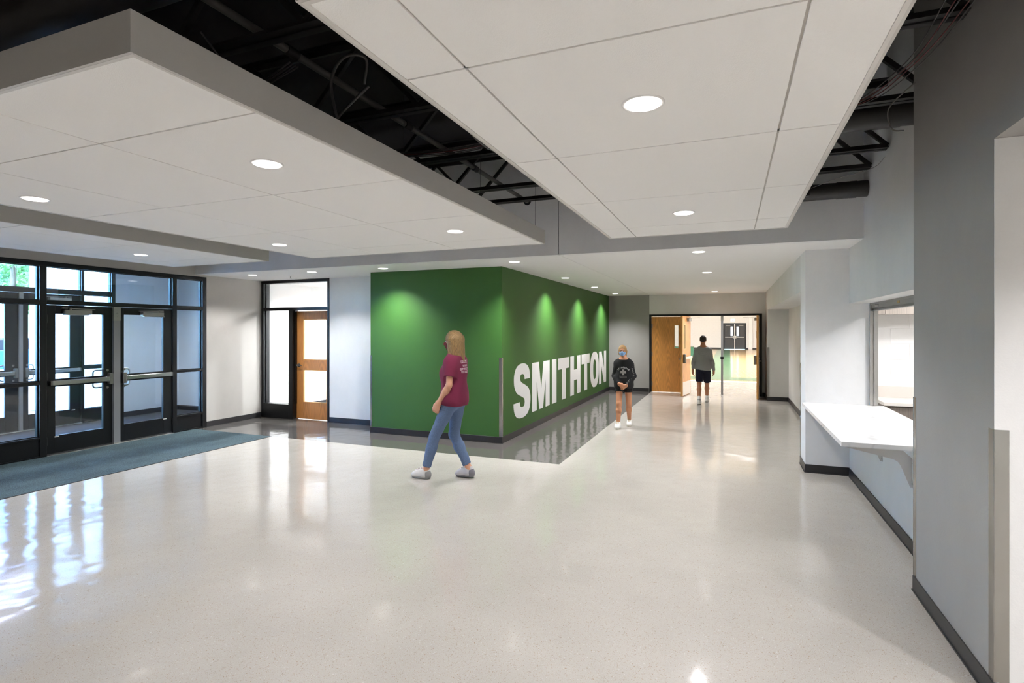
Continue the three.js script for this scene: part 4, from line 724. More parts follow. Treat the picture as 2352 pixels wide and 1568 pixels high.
function nets(f, lo, hi, cell, colour) {
  const n = [0, 1, 2].map((k) => Math.ceil((hi[k] - lo[k]) / cell) + 2), N = n[0] * n[1] * n[2], v = new Float32Array(N), id = (x, y, z) => x + n[0] * (y + n[1] * z);
  for (let z = 0; z < n[2]; z++) for (let y = 0; y < n[1]; y++) for (let x = 0; x < n[0]; x++) v[id(x, y, z)] = f([lo[0] + x * cell, lo[1] + y * cell, lo[2] + z * cell]);
  const at = new Int32Array(N).fill(-1), pos = [], idx = [];
  const E = [[0, 1], [2, 3], [4, 5], [6, 7], [0, 2], [1, 3], [4, 6], [5, 7], [0, 4], [1, 5], [2, 6], [3, 7]];
  for (let z = 0; z + 1 < n[2]; z++) for (let y = 0; y + 1 < n[1]; y++) for (let x = 0; x + 1 < n[0]; x++) {
    const c = []; let m = 0; for (let k = 0; k < 8; k++) { const q = v[id(x + (k & 1), y + (k >> 1 & 1), z + (k >> 2))]; c.push(q); if (q < 0) m |= 1 << k; }
    if (m === 0 || m === 255) continue;
    let s = [0, 0, 0], w = 0;
    for (const [a, b] of E) if ((c[a] < 0) !== (c[b] < 0)) { const t = c[a] / (c[a] - c[b]); for (let k = 0; k < 3; k++) { const pa = a >> k & 1, pb = b >> k & 1; s[k] += pa + (pb - pa) * t; } w++; }
    at[id(x, y, z)] = pos.length / 3; pos.push(lo[0] + (x + s[0] / w) * cell, lo[1] + (y + s[1] / w) * cell, lo[2] + (z + s[2] / w) * cell);
  }
  const step = [1, n[0], n[0] * n[1]];
  for (let z = 1; z + 1 < n[2]; z++) for (let y = 1; y + 1 < n[1]; y++) for (let x = 1; x + 1 < n[0]; x++) {
    const i = id(x, y, z), a = v[i] < 0;
    for (let k = 0; k < 3; k++) {
      if ((v[i + step[k]] < 0) === a) continue;
      const u = step[(k + 1) % 3], w = step[(k + 2) % 3], q = [at[i], at[i - u], at[i - u - w], at[i - w]];
      if (q.some((t) => t < 0)) continue;
      if (a) idx.push(q[0], q[1], q[2], q[0], q[2], q[3]); else idx.push(q[0], q[2], q[1], q[0], q[3], q[2]);
    }
  }
  const nor = new Float32Array(pos.length), e = cell * 0.4, col = colour && new Float32Array(pos.length);
  for (let i = 0; i < pos.length; i += 3) {
    const p = [pos[i], pos[i + 1], pos[i + 2]], g = [0, 1, 2].map((k) => { const a = [...p], b = [...p]; a[k] += e; b[k] -= e; return f(a) - f(b); }), L = Math.hypot(...g) || 1;
    for (let k = 0; k < 3; k++) nor[i + k] = g[k] / L;
    if (col) { const c = colour(p); for (let k = 0; k < 3; k++) col[i + k] = c[k]; }
  }
  const g = new THREE.BufferGeometry();
  g.setAttribute('position', new THREE.Float32BufferAttribute(pos, 3)); g.setAttribute('normal', new THREE.BufferAttribute(nor, 3));
  const uv = new Float32Array(pos.length / 3 * 2); for (let i = 0; i < uv.length / 2; i++) { uv[i * 2] = pos[i * 3]; uv[i * 2 + 1] = pos[i * 3 + 1]; }
  g.setAttribute('uv', new THREE.BufferAttribute(uv, 2));
  if (col) g.setAttribute('color', new THREE.BufferAttribute(col, 3));
  g.setIndex(idx); return g;
}
function skinMesh(name, g, m, parent, label) { const o = new THREE.Mesh(g, m); o.name = name; o.castShadow = o.receiveShadow = true; if (label) o.userData.label = label; parent.add(o); return o; }
const bounds = (pts, pad) => [[0, 1, 2].map((k) => Math.min(...pts.map((p) => p[k])) - pad), [0, 1, 2].map((k) => Math.max(...pts.map((p) => p[k])) + pad)];
const lin = (hex) => { const c = new THREE.Color(hex); return [c.r, c.g, c.b]; };

// hand: palm and five fingers; d direction of the fingers, n back of the hand, curl 0..1, s +1 left hand
function handField(w, d, n, s, size, curl) {
  const D = V(...d).normalize(), Nn = V(...n).addScaledVector(D, -V(...n).dot(D)).normalize(), S = D.clone().cross(Nn).multiplyScalar(s).normalize();   // S towards the thumb
  const at = (a, b, c) => { const q = V(...w).addScaledVector(D, a * size).addScaledVector(S, b * size).addScaledVector(Nn, c * size); return [q.x, q.y, q.z]; };
  const fs = [cap(at(0, 0.05, 0), at(0.44, 0.14, 0), 0.15 * size, 0.125 * size), cap(at(0, -0.05, 0), at(0.42, -0.13, 0), 0.14 * size, 0.12 * size), cap(at(0.1, 0, 0), at(0.42, 0, 0), 0.15 * size, 0.125 * size)];
  const palm = uni(fs, 0.05 * size), fingers = [];
  [[0.17, 0.40], [0.055, 0.45], [-0.06, 0.42], [-0.165, 0.33]].forEach(([b, L], i) => {
    let p = at(0.44, b, 0), a = 0.25 * curl + 0.06 * i * curl, pos2 = [0.44, 0];
    for (const [k, r0, r1] of [[0.45, 0.072, 0.064], [0.32, 0.064, 0.056], [0.23, 0.056, 0.046]]) { a += curl * 0.55; pos2 = [pos2[0] + Math.cos(a) * L * k, pos2[1] - Math.sin(a) * L * k]; const q = at(pos2[0], b * 1.1, pos2[1]); fingers.push(cap(p, q, r0 * size, r1 * size)); p = q; }
  });
  fingers.push(cap(at(0.1, 0.12, -0.03), at(0.3, 0.27, -0.1), 0.085 * size, 0.07 * size), cap(at(0.3, 0.27, -0.1), at(0.5, 0.27, -0.17), 0.068 * size, 0.05 * size));
  const ff = uni(fingers, 0.012 * size);
  return { f: (p) => smin(palm(p), ff(p), 0.03 * size), box: bounds([at(-0.1, 0, 0), at(1, 0.35, 0.2), at(1, -0.35, -0.35), at(0.4, 0.4, -0.4), at(0.2, -0.3, 0.2), at(0, 0.3, 0)], 0.1 * size) };
}
// head: cranium, jaw, nose, brow, lips, ears, neck; c centre, h head height, yaw turn of the face
function headField(c, h, yaw) {
  const cy = Math.cos(yaw), sy = Math.sin(yaw), to = (p) => { const x = p[0] - c[0], y = p[1] - c[1], z = p[2] - c[2]; return [(x * cy - z * sy) / h, y / h, (x * sy + z * cy) / h]; };
  const base = uni([ell([0, 0.13, -0.04], [0.325, 0.37, 0.40]), ell([0, -0.13, 0.08], [0.255, 0.34, 0.285]), ell([0, -0.40, 0.20], [0.12, 0.1, 0.12])], 0.12);
  const add = uni([cap([0, 0.02, 0.37], [0, -0.13, 0.46], 0.032, 0.055), ell([0, 0.09, 0.335], [0.2, 0.035, 0.05]), ell([0.045, -0.15, 0.40], [0.04, 0.03, 0.04]), ell([-0.045, -0.15, 0.40], [0.04, 0.03, 0.04])], 0.05);
  const lips = uni([ell([0, -0.262, 0.355], [0.085, 0.02, 0.04]), ell([0, -0.298, 0.35], [0.075, 0.022, 0.04])], 0.012);
  const ears = uni([ell([0.325, -0.02, -0.03], [0.03, 0.11, 0.07]), ell([-0.325, -0.02, -0.03], [0.03, 0.11, 0.07])], 0.02);
  const eyes = (p) => Math.min(ell([0.135, 0.0, 0.312], [0.05, 0.03, 0.05])(p), ell([-0.135, 0.0, 0.312], [0.05, 0.03, 0.05])(p));
  const socket = (p) => Math.min(ell([0.135, 0.01, 0.40], [0.10, 0.07, 0.085])(p), ell([-0.135, 0.01, 0.40], [0.10, 0.07, 0.085])(p));
  const face = (q) => { let d = smin(base(q), add(q), 0.07); d = -smin(-d, socket(q), 0.06); d = Math.min(d, eyes(q)); d = smin(d, lips(q), 0.03); return smin(d, ears(q), 0.03); };
  return { to, f: (p) => face(to(p)) * h, eyes, lips };
}
function person(o) {
  const t = thing('person', o.label, 'person', o.at, o.turn);
  const J = o.joints, R = o.radius, sk = o.skin, H = o.height, hh = H / 7.4;
  const legs = ['l', 'r'].map((k) => [cap(J[k + 'hip'], J[k + 'knee'], R.thigh, R.knee), cap(lerp3(J[k + 'knee'], J[k + 'ankle'], 0.0), lerp3(J[k + 'knee'], J[k + 'ankle'], 0.35), R.knee * 0.95, R.calf), cap(lerp3(J[k + 'knee'], J[k + 'ankle'], 0.35), J[k + 'ankle'], R.calf, R.ankle), cap(J[k + 'ankle'], lerp3(J[k + 'ankle'], J[k + 'toe'], 0.55), R.ankle, R.ankle * 0.7)]);
  const arms = ['l', 'r'].map((k) => [cap(J[k + 'shoulder'], J[k + 'elbow'], R.upper, R.elbow), cap(J[k + 'elbow'], lerp3(J[k + 'elbow'], J[k + 'wrist'], 0.3), R.elbow, R.fore), cap(lerp3(J[k + 'elbow'], J[k + 'wrist'], 0.3), J[k + 'wrist'], R.fore, R.wrist)]);
  const P = J.pelvis, C = J.chest, W = lerp3(P, C, 0.45);
  const torsoList = [ell(P, R.pelvis), ell(lerp3(P, C, 0.22), [R.pelvis[0] * 0.95, 0.1, R.pelvis[2] * 0.93]), ell(W, R.waist), ell(C, R.chest), cap(lerp3(J.lshoulder, C, 0.1), lerp3(J.rshoulder, C, 0.1), R.upper * 0.9, R.upper * 0.9), cap(J.neck, lerp3(J.neck, J.lshoulder, 0.85), R.neck * 0.8, R.upper * 0.75), cap(J.neck, lerp3(J.neck, J.rshoulder, 0.85), R.neck * 0.8, R.upper * 0.75)];
  if (o.bust) for (const s of [-1, 1]) torsoList.push(ell([C[0] + s * 0.07, C[1] - 0.04, C[2] + R.chest[2] * 0.72], [0.065, 0.065, 0.055]));
  const torso = uni(torsoList, 0.09);
  const neck = cap(J.neck, J.head.map((v, i) => i === 1 ? v - hh * 0.28 : v), R.neck * 1.08, R.neck);
  const bodyF = (p) => { let d = torso(p); for (const L of legs) { let q = 1e9; for (const f of L) q = smin(q, f(p), 0.03); d = smin(d, q, 0.05); } for (const A of arms) { let q = 1e9; for (const f of A) q = smin(q, f(p), 0.02); d = smin(d, q, 0.035); } return smin(d, neck(p), 0.05); };
  const all = Object.values(J), hd = headField(J.head, hh, o.yaw ?? 0);
  const S = lin(sk), lipC = lin(o.lip ?? 0xb5706a), dk = lin(0x3a2a20), wh = lin(0xe8e4de);
  const plain = () => S, faceCol = (p) => { const q = hd.to(p); if (hd.eyes(q) < 0.002) { const dx = Math.min(Math.abs(q[0] - 0.135), Math.abs(q[0] + 0.135)); return dx < 0.03 ? dk : wh; } if (q[2] > 0.25 && q[1] > 0.075 && q[1] < 0.115 && Math.abs(Math.abs(q[0]) - 0.14) < 0.09) return lin(o.brow ?? 0x5b4330); return hd.lips(q) < 0.012 && q[2] > 0.3 ? lipC : S; };
  const geos = [nets(bodyF, ...bounds(all.filter((p) => p !== J.head), 0.2), 0.012, plain), nets((p) => smin(hd.f(p), neck(p), 0.02), [J.head[0] - hh * 0.62, J.head[1] - hh * 0.62, J.head[2] - hh * 0.65], [J.head[0] + hh * 0.62, J.head[1] + hh * 0.62, J.head[2] + hh * 0.65], 0.0045, faceCol)];
  for (const k of ['l', 'r']) {
    const d = o.hand[k].d, hf = handField(J[k + 'wrist'], d, o.hand[k].n, k === 'l' ? 1 : -1, H * 0.105, o.hand[k].curl ?? 0.5), fore = cap(lerp3(J[k + 'elbow'], J[k + 'wrist'], 0.8), J[k + 'wrist'], R.wrist * 1.08, R.wrist);
    geos.push(nets((p) => smin(hf.f(p), fore(p), 0.015), hf.box[0], hf.box[1], 0.0035, plain));
  }
  skinMesh('body', mergeGeometries(geos), new THREE.MeshPhysicalMaterial({ color: 0xffffff, vertexColors: true, roughness: 0.55 }), t);
  return { t, J, R, legs, arms, torso, neck, hd, hh, H };
}
const fold = (a, f, g) => (p) => a * (Math.sin(p[1] * f + Math.sin(p[0] * g + p[2] * 9) * 1.3) * 0.6 + Math.sin((p[0] + p[2]) * g + p[1] * f * 0.4) * 0.4);
const ripple = (f, w) => (p) => f(p) + w(p);
const along = (a, b, t) => { const d = sub3(b, a), L = Math.hypot(...d); return [d.map((v) => v / L), lerp3(a, b, t)]; };     // plane across a limb

function shoe(parent, ankle, toe, len, wid, cols, label) {
  const dir = Math.atan2(toe[0] - ankle[0], toe[2] - ankle[2]), pitch = Math.atan2(ankle[1] - toe[1] - 0.055, Math.hypot(toe[0] - ankle[0], toe[2] - ankle[2]));
  const g = new THREE.Group(); g.name = 'shoe'; if (label) g.userData.label = label; g.position.set(ankle[0], ankle[1] - 0.082, ankle[2]); g.rotation.order = 'YXZ'; g.rotation.y = dir; g.rotation.x = Math.max(0, pitch); parent.add(g);
  const L = len, W = wid / 2;
  const up = cut(uni([ell([0, 0.045, -0.012], [W * 0.92, 0.055, 0.06]), ell([0, 0.04, L * 0.28], [W, 0.048, L * 0.34]), ell([0, 0.033, L * 0.52], [W * 0.97, 0.036, L * 0.2]), cap([0, 0.06, 0], [0, 0.105, -0.002], W * 0.86, W * 0.82), cap([0, 0.09, 0.03], [0, 0.06, L * 0.36], W * 0.62, W * 0.6)], 0.035), [[0, -1, 0], [0, 0.018, 0]], [[0, 1, 0.25], [0, 0.115, 0]]);
  const sole = cut(uni([cap([0, 0.012, -0.02], [0, 0.012, L * 0.25], W * 0.95, W * 0.92), cap([0, 0.012, L * 0.25], [0, 0.014, L * 0.53], W * 0.92, W * 0.9)], 0.02), [[0, -1, 0], [0, 0, 0]], [[0, 1, 0], [0, 0.026, 0]]);
  skinMesh('upper', nets(up, [-W - 0.02, 0, -0.1], [W + 0.02, 0.14, L * 0.8], 0.005), cols[0], g);
  skinMesh('sole', nets(sole, [-W - 0.02, -0.01, -0.1], [W + 0.02, 0.04, L * 0.8], 0.005), cols[1], g);
  skinMesh('heel_counter', nets(cut(grow(up, 0.0015), [[0, 0, 1], [0, 0, -0.018]], [[0, 1, 0.3], [0, 0.078, 0]]), [-W - 0.02, 0, -0.1], [W + 0.02, 0.14, 0.02], 0.005), cols[1], g);
  const lace = []; for (let i = 0; i < 4; i++) { const z = 0.055 + i * L * 0.085, y = 0.122 - i * 0.011; lace.push(tube([[-W * 0.55, y - 0.016, z], [0, y + 0.001, z + 0.008], [W * 0.55, y - 0.016, z]], 0.0035, 10, 5)); }
  part('laces', lace, cols[2], g);
}
const R0 = { thigh: 0.078, knee: 0.05, calf: 0.05, ankle: 0.036, upper: 0.043, elbow: 0.034, fore: 0.036, wrist: 0.025, neck: 0.05, pelvis: [0.16, 0.11, 0.12], waist: [0.125, 0.13, 0.095], chest: [0.155, 0.17, 0.11] };
const cloth = (hex, rough = 0.9) => std(hex, rough, { bumpMap: peel, bumpScale: 0.0006 });

// ---- the woman walking past the green wall: maroon tee, jeans, long hair, mask
{
  const J = { pelvis: [0, 0.91, -0.07], chest: [0, 1.235, -0.085], neck: [0, 1.40, -0.085], head: [0, 1.565, -0.055],
    lshoulder: [0.148, 1.335, -0.10], lelbow: [0.19, 1.085, -0.105], lwrist: [0.18, 0.88, 0.035], rshoulder: [-0.148, 1.335, -0.07], relbow: [-0.195, 1.09, -0.06], rwrist: [-0.19, 0.91, 0.10],
    lhip: [0.085, 0.88, -0.065], lknee: [0.10, 0.49, 0.13], lankle: [0.125, 0.085, 0.235], ltoe: [0.13, 0.03, 0.40], rhip: [-0.085, 0.88, -0.075], rknee: [-0.085, 0.49, -0.02], rankle: [-0.095, 0.095, -0.215], rtoe: [-0.10, 0.03, -0.055] };
  const p = person({ label: 'person in maroon tee and blue jeans with long hair, walking past the green wall', at: [-3.10, 0, -5.70], turn: -Math.PI / 2, joints: J, radius: R0, height: 1.70, skin: 0xd09a7c, bust: true, hand: { l: { d: [-0.05, -0.9, 0.42], n: [1, 0, 0], curl: 0.55 }, r: { d: [0.05, -0.9, 0.42], n: [-1, 0, 0], curl: 0.55 } } });
  const { t, torso, arms, legs, neck, hd, hh } = p;
  t.scale.setScalar(1.035);
  const sleeve = [0, 1].map((i) => { const k = 'lr'[i], [n, q] = along(J[k + 'shoulder'], J[k + 'elbow'], 0.62); return cut(grow(cap(J[k + 'shoulder'], J[k + 'elbow'], R0.upper + 0.006, R0.elbow + 0.02), 0.014), [n, q]); });
  const skirt = ell([0, 0.89, -0.07], [0.185, 0.13, 0.145]);
  const tee = ripple(cut(uni([grow(torso, 0.017), ...sleeve, skirt], 0.05), [[0, -1, 0.05], [0, 0.845, -0.07]], [[0, 1, -0.22], [0, 1.425, -0.07]]), fold(0.0035, 34, 26));
  // printed back: white lines of lettering strokes
  const cv = document.createElement('canvas'); cv.width = 512; cv.height = 512; const c = cv.getContext('2d'); c.fillStyle = '#74213f'; c.fillRect(0, 0, 512, 512); c.fillStyle = '#e9dfe2';
  const marks = (y, h, x0, x1) => { for (let x = x0; x < x1;) { const w = h * rr(0.3, 0.6); c.fillRect(x, y, w * 0.28, h); c.fillRect(x, y, w, h * 0.2); if (rnd() > 0.4) c.fillRect(x, y + h * 0.8, w, h * 0.2); if (rnd() > 0.5) c.fillRect(x + w * 0.72, y, w * 0.28, h); x += w + h * 0.2; } };
  marks(96, 34, 130, 390); marks(150, 22, 180, 340); marks(190, 26, 110, 410); marks(226, 26, 140, 380);
  const tx = new THREE.CanvasTexture(cv); tx.colorSpace = THREE.SRGBColorSpace;
  const g = nets(tee, [-0.36, 0.8, -0.3], [0.36, 1.47, 0.16], 0.008), mp = cloth(0x74213f), mb = std(0xffffff, 0.9, { map: tx, bumpMap: null });
  splitPrint(g, (n, q) => n[2] < -0.35 && Math.abs(q[0]) < 0.15 && q[1] > 0.98, (q) => [0.5 - q[0] / 0.34, (q[1] - 0.98) / 0.46]);
  skinMesh('tee_shirt', g, [mb, mp], t, 'maroon tee with white print on the back');
  const jeanN = hashNoise(512, 256, 907), jm = std(0xffffff, 0.9, { map: colourTex(512, 0.25, (i) => { const v = 0.9 + (jeanN[i] - 0.5) * 0.3; return [0.40 * v, 0.485 * v, 0.62 * v]; }), bumpMap: peel, bumpScale: 0.0006 });
  const jl = [0, 1].map((i) => { const k = 'lr'[i], [n, q] = along(J[k + 'knee'], J[k + 'ankle'], 0.86); return cut(uni(legs[i].slice(0, 3).map((f) => grow(f, 0.011)), 0.03), [n, q]); });
  skinMesh('jeans', nets(ripple(uni([cut(grow(uni([ell(J.pelvis, R0.pelvis), ell([0, 0.97, -0.07], [0.145, 0.08, 0.11])], 0.08), 0.008), [[0, 1, 0], [0, 1.0, 0]]), ...jl], 0.045), fold(0.0025, 42, 20)), [-0.27, 0.06, -0.36], [0.27, 1.04, 0.36], 0.009), jm, t, 'light blue skinny jeans');
  const sc = [std(0xb9b6b8, 0.8), std(0x77767c, 0.8), std(0xd9c9cc, 0.8)];
  shoe(t, J.lankle, J.ltoe, 0.25, 0.088, [std(0xcfcdc9, 0.8), std(0x8a8a8a, 0.8), sc[2]], 'pale grey running shoe'); shoe(t, J.rankle, J.rtoe, 0.25, 0.088, sc, 'grey and pink running shoe');
  // hair: cap over the cranium and long straight lengths over back and shoulder
  const q = (x, y, z) => [J.head[0] + x * hh, J.head[1] + y * hh, J.head[2] + z * hh];
  const hairF = (pp) => { const a = hd.to(pp); let d = ell([0, 0.15, -0.07], [0.40, 0.42, 0.45])(a) * hh; const face = ell([0, -0.22, 0.52], [0.30, 0.52, 0.36])(a) * hh; d = Math.max(d, -face);
    const fall = uni([cap(q(0.27, 0.1, -0.08), q(0.33, -0.85, -0.2), 0.045, 0.03), cap(q(0.2, 0.1, -0.28), q(0.25, -1.1, -0.42), 0.05, 0.03), cap(q(0, 0.1, -0.36), q(0.0, -1.2, -0.5), 0.055, 0.03), cap(q(-0.2, 0.1, -0.28), q(-0.25, -1.1, -0.42), 0.05, 0.03), cap(q(-0.27, 0.1, -0.08), q(-0.33, -0.85, -0.2), 0.045, 0.03), cap(q(0.3, 0.05, 0.04), q(0.34, -0.75, 0.02), 0.028, 0.02), cap(q(-0.3, 0.05, 0.04), q(-0.34, -0.75, 0.02), 0.028, 0.02)], 0.03)(pp);
    const an = Math.atan2(a[0], -a[2]); return smin(d, fall, 0.03) + 0.0011 * Math.sin(an * 46 + a[1] * 3) + 0.0008 * Math.sin(an * 97 - a[1] * 5); };
  const hN = hashNoise(256, 128, 911), hm = std(0xffffff, 0.55, { map: colourTex(256, [0.12, 2.2], (i) => { const v = 0.75 + hN[i] * 0.5; return [0.50 * v, 0.395 * v, 0.245 * v]; }) });
  skinMesh('hair', nets(hairF, q(-0.65, -1.5, -0.85), q(0.65, 0.75, 0.5), 0.0055), hm, t, 'long straight light brown hair');
  maskMesh(t, hd, J.head, hh, 0x6b1f22, 'dark red face mask');
}
function splitPrint(g, test, uvOf) {           // front part of the index takes the printed material
  const p = g.attributes.position, n = g.attributes.normal, uv = g.attributes.uv, a = [], b = [], ix = g.index.array;
  for (let i = 0; i < ix.length; i += 3) { let ok = true; for (let k = 0; k < 3; k++) { const v = ix[i + k]; if (!test([n.getX(v), n.getY(v), n.getZ(v)], [p.getX(v), p.getY(v), p.getZ(v)])) ok = false; } (ok ? a : b).push(ix[i], ix[i + 1], ix[i + 2]); if (ok) for (let k = 0; k < 3; k++) { const v = ix[i + k]; uv.setXY(v, ...uvOf([p.getX(v), p.getY(v), p.getZ(v)])); } }
  g.setIndex([...a, ...b]); g.clearGroups(); g.addGroup(0, a.length, 0); g.addGroup(a.length, b.length, 1);
}
function maskMesh(t, hd, head, hh, hex, label) {
  const f = (p) => { const a = hd.to(p); return Math.max(hd.f(p) - 0.006 - 0.001 * Math.sin(a[1] * 60), (a[1] + 0.03 + Math.abs(a[0]) * 0.25 - (Math.abs(a[0]) < 0.12 ? (0.12 - Math.abs(a[0])) * 0.5 : 0)) * hh, (-0.46 - a[1] + Math.abs(a[0]) * 0.55) * hh, (0.10 - a[2]) * hh); };
  const m = skinMesh('face_mask', nets(f, [head[0] - hh * 0.5, head[1] - hh * 0.6, head[2] - hh * 0.2], [head[0] + hh * 0.5, head[1] + hh * 0.2, head[2] + hh * 0.65], 0.004), std(hex, 0.85), t, label);
  const loops = []; for (const s of [-1, 1]) loops.push(tube([[0.27, -0.1, 0.1], [0.34, -0.02, 0.02], [0.365, 0.0, -0.09], [0.34, -0.12, -0.04], [0.27, -0.2, 0.1]].map(([x, y, z]) => [head[0] + s * x * hh, head[1] + y * hh, head[2] + z * hh]), 0.002, 20, 5));
  part('ear_loops', loops, std(0xe8e8e8, 0.8), m);
}
// ---- the girl in black walking up the corridor
{
  const J = { pelvis: [0, 0.80, 0], chest: [0, 1.07, 0.01], neck: [0, 1.215, 0.01], head: [-0.02, 1.375, 0.02],
    lshoulder: [0.122, 1.145, 0.0], lelbow: [0.178, 0.93, -0.01], lwrist: [0.055, 0.765, 0.15], rshoulder: [-0.122, 1.145, 0.0], relbow: [-0.172, 0.925, -0.01], rwrist: [-0.07, 0.79, 0.155],
    lhip: [0.075, 0.77, 0], lknee: [0.09, 0.43, 0.0], lankle: [0.085, 0.085, -0.20], ltoe: [0.09, 0.03, -0.05], rhip: [-0.075, 0.77, 0], rknee: [-0.075, 0.43, 0.12], rankle: [-0.085, 0.085, 0.14], rtoe: [-0.10, 0.03, 0.29] };
  const R = { ...R0, thigh: 0.07, knee: 0.047, calf: 0.047, ankle: 0.032, upper: 0.04, pelvis: [0.145, 0.1, 0.108], waist: [0.115, 0.115, 0.088], chest: [0.125, 0.15, 0.095], neck: 0.045 };
  const p = person({ label: 'person in black lifeguard top and black shorts wearing a blue mask', at: [-1.785, 0, -9.87], turn: 0.1, joints: J, radius: R, height: 1.5, skin: 0xc98d68, hand: { l: { d: [-0.85, -0.5, 0.1], n: [0.1, 0.2, 1], curl: 0.6 }, r: { d: [0.85, -0.5, 0.1], n: [-0.1, 0.2, 1], curl: 0.6 } } });
  const { t, torso, arms, legs, hd, hh } = p;
  const sl = [0, 1].map((i) => { const k = 'lr'[i], [n, q] = along(J[k + 'elbow'], J[k + 'wrist'], 0.93); return cut(uni(arms[i].map((f) => grow(f, 0.011)), 0.025), [n, q]); });
  const top = ripple(cut(uni([grow(torso, 0.013), ...sl, ell([0, 0.76, 0.005], [0.178, 0.17, 0.142])], 0.03), [[0, -1, 0], [0, 0.70, 0]], [[0, 1, 0.25], [0, 1.238, 0.01]]), fold(0.0042, 34, 26));
  const cv = document.createElement('canvas'); cv.width = 1024; cv.height = 1024; const c = cv.getContext('2d'); c.fillStyle = '#131314'; c.fillRect(0, 0, 1024, 1024); c.fillStyle = '#dcdcda'; c.textAlign = 'center'; c.textBaseline = 'middle';
  c.font = 'bold 118px sans-serif'; const word = 'LIFEGUARD'; for (let i = 0; i < word.length; i++) { const a = (i - 4) * 0.21; c.save(); c.translate(512 + Math.sin(a) * 430, 640 - Math.cos(a) * 400); c.rotate(a); c.fillText(word[i], 0, 0); c.restore(); }
  c.fillStyle = '#a9a7a2'; c.fillRect(447, 350, 130, 330); c.fillRect(347, 450, 330, 130);
  c.fillStyle = '#8d8b88'; for (let i = 0; i < 9; i++) { c.fillRect(290 + i * 50, 720, 12, 70); c.fillRect(290 + i * 50, 720 + (i % 3) * 28, 34, 12); } c.fillRect(300, 815, 430, 18);
  const tx = new THREE.CanvasTexture(cv); tx.colorSpace = THREE.SRGBColorSpace;
  const g = nets(top, [-0.34, 0.66, -0.22], [0.34, 1.28, 0.28], 0.007);
  splitPrint(g, (n, q) => n[2] > 0.1 && Math.abs(q[0]) < 0.15 && q[1] > 0.85 && q[1] < 1.16 && q[2] > 0.03, (q) => [0.5 + q[0] / 0.30, (q[1] - 0.84) / 0.32]);
  skinMesh('sweatshirt', g, [std(0xffffff, 0.9, { map: tx }), cloth(0x121213)], t, 'black long sleeved top with white lettering');
  { // pale strokes down the left sleeve
    const strokes = [], a = J.lelbow, b = J.lwrist, s0 = J.lshoulder;
    const put = (A, B, n, o) => { for (let i = 0; i < n; i++) { const k = lerp3(A, B, (i + 0.5) / n), q = [k[0] + o[0], k[1] + o[1], k[2] + o[2]]; strokes.push(bar([q[0] - 0.012, q[1] + 0.006, q[2]], [q[0] + 0.012, q[1] - 0.004, q[2]], 0.005, 0.002), bar([q[0] - 0.008, q[1] + 0.012, q[2]], [q[0] - 0.006, q[1] - 0.012, q[2]], 0.004, 0.002)); } };
    put(s0, a, 7, [0.012, 0, 0.061]); put(a, b, 9, [0.0, 0.018, 0.051]);
    part('sleeve_print', strokes, std(0xd0d0ce, 0.9), t, 'pale lettering strokes down the sleeve');
  }
  const sh = [0, 1].map((i) => { const k = 'lr'[i], [n, q] = along(J[k + 'hip'], J[k + 'knee'], 0.40); return cut(grow(legs[i][0], 0.016), [n, q]); });
  skinMesh('shorts', nets(uni([cut(grow(ell(J.pelvis, R.pelvis), 0.012), [[0, 1, 0], [0, 0.85, 0]]), ...sh], 0.03), [-0.24, 0.55, -0.2], [0.24, 0.9, 0.22], 0.008), cloth(0x161617), t, 'short black shorts');
  const sc = [std(0xf2f0ec, 0.7), std(0xe2ddd2, 0.8), std(0xb5a883, 0.8)];
  shoe(t, J.lankle, J.ltoe, 0.235, 0.085, sc, 'white canvas sneaker'); shoe(t, J.rankle, J.rtoe, 0.235, 0.085, sc, 'white canvas sneaker');
  const q = (x, y, z) => [J.head[0] + x * hh, J.head[1] + y * hh, J.head[2] + z * hh];
  const hairF = (pp) => { const a = hd.to(pp); let d = ell([0, 0.14, -0.06], [0.365, 0.405, 0.43])(a) * hh; d = Math.max(d, -ell([0, -0.2, 0.50], [0.31, 0.50, 0.36])(a) * hh); const tail = cap(q(0.05, 0.15, -0.45), q(0.12, -0.5, -0.5), 0.04, 0.02)(pp), bun = uni([cap(q(0.3, 0.0, -0.05), q(0.3, -0.42, -0.1), 0.025, 0.012), cap(q(-0.3, 0.0, -0.05), q(-0.3, -0.3, -0.1), 0.022, 0.012)], 0.02)(pp); const an = Math.atan2(a[0], a[1] - 0.2); return smin(Math.min(d, bun), tail, 0.02) + 0.002 * Math.sin(an * 40 + a[2] * 6); };
  skinMesh('hair', nets(hairF, q(-0.6, -0.75, -0.85), q(0.6, 0.7, 0.5), 0.0055), std(0xb08a5a, 0.6), t, 'blonde hair pulled back');
  maskMesh(t, hd, J.head, hh, 0x8db4dd, 'light blue surgical mask');
}
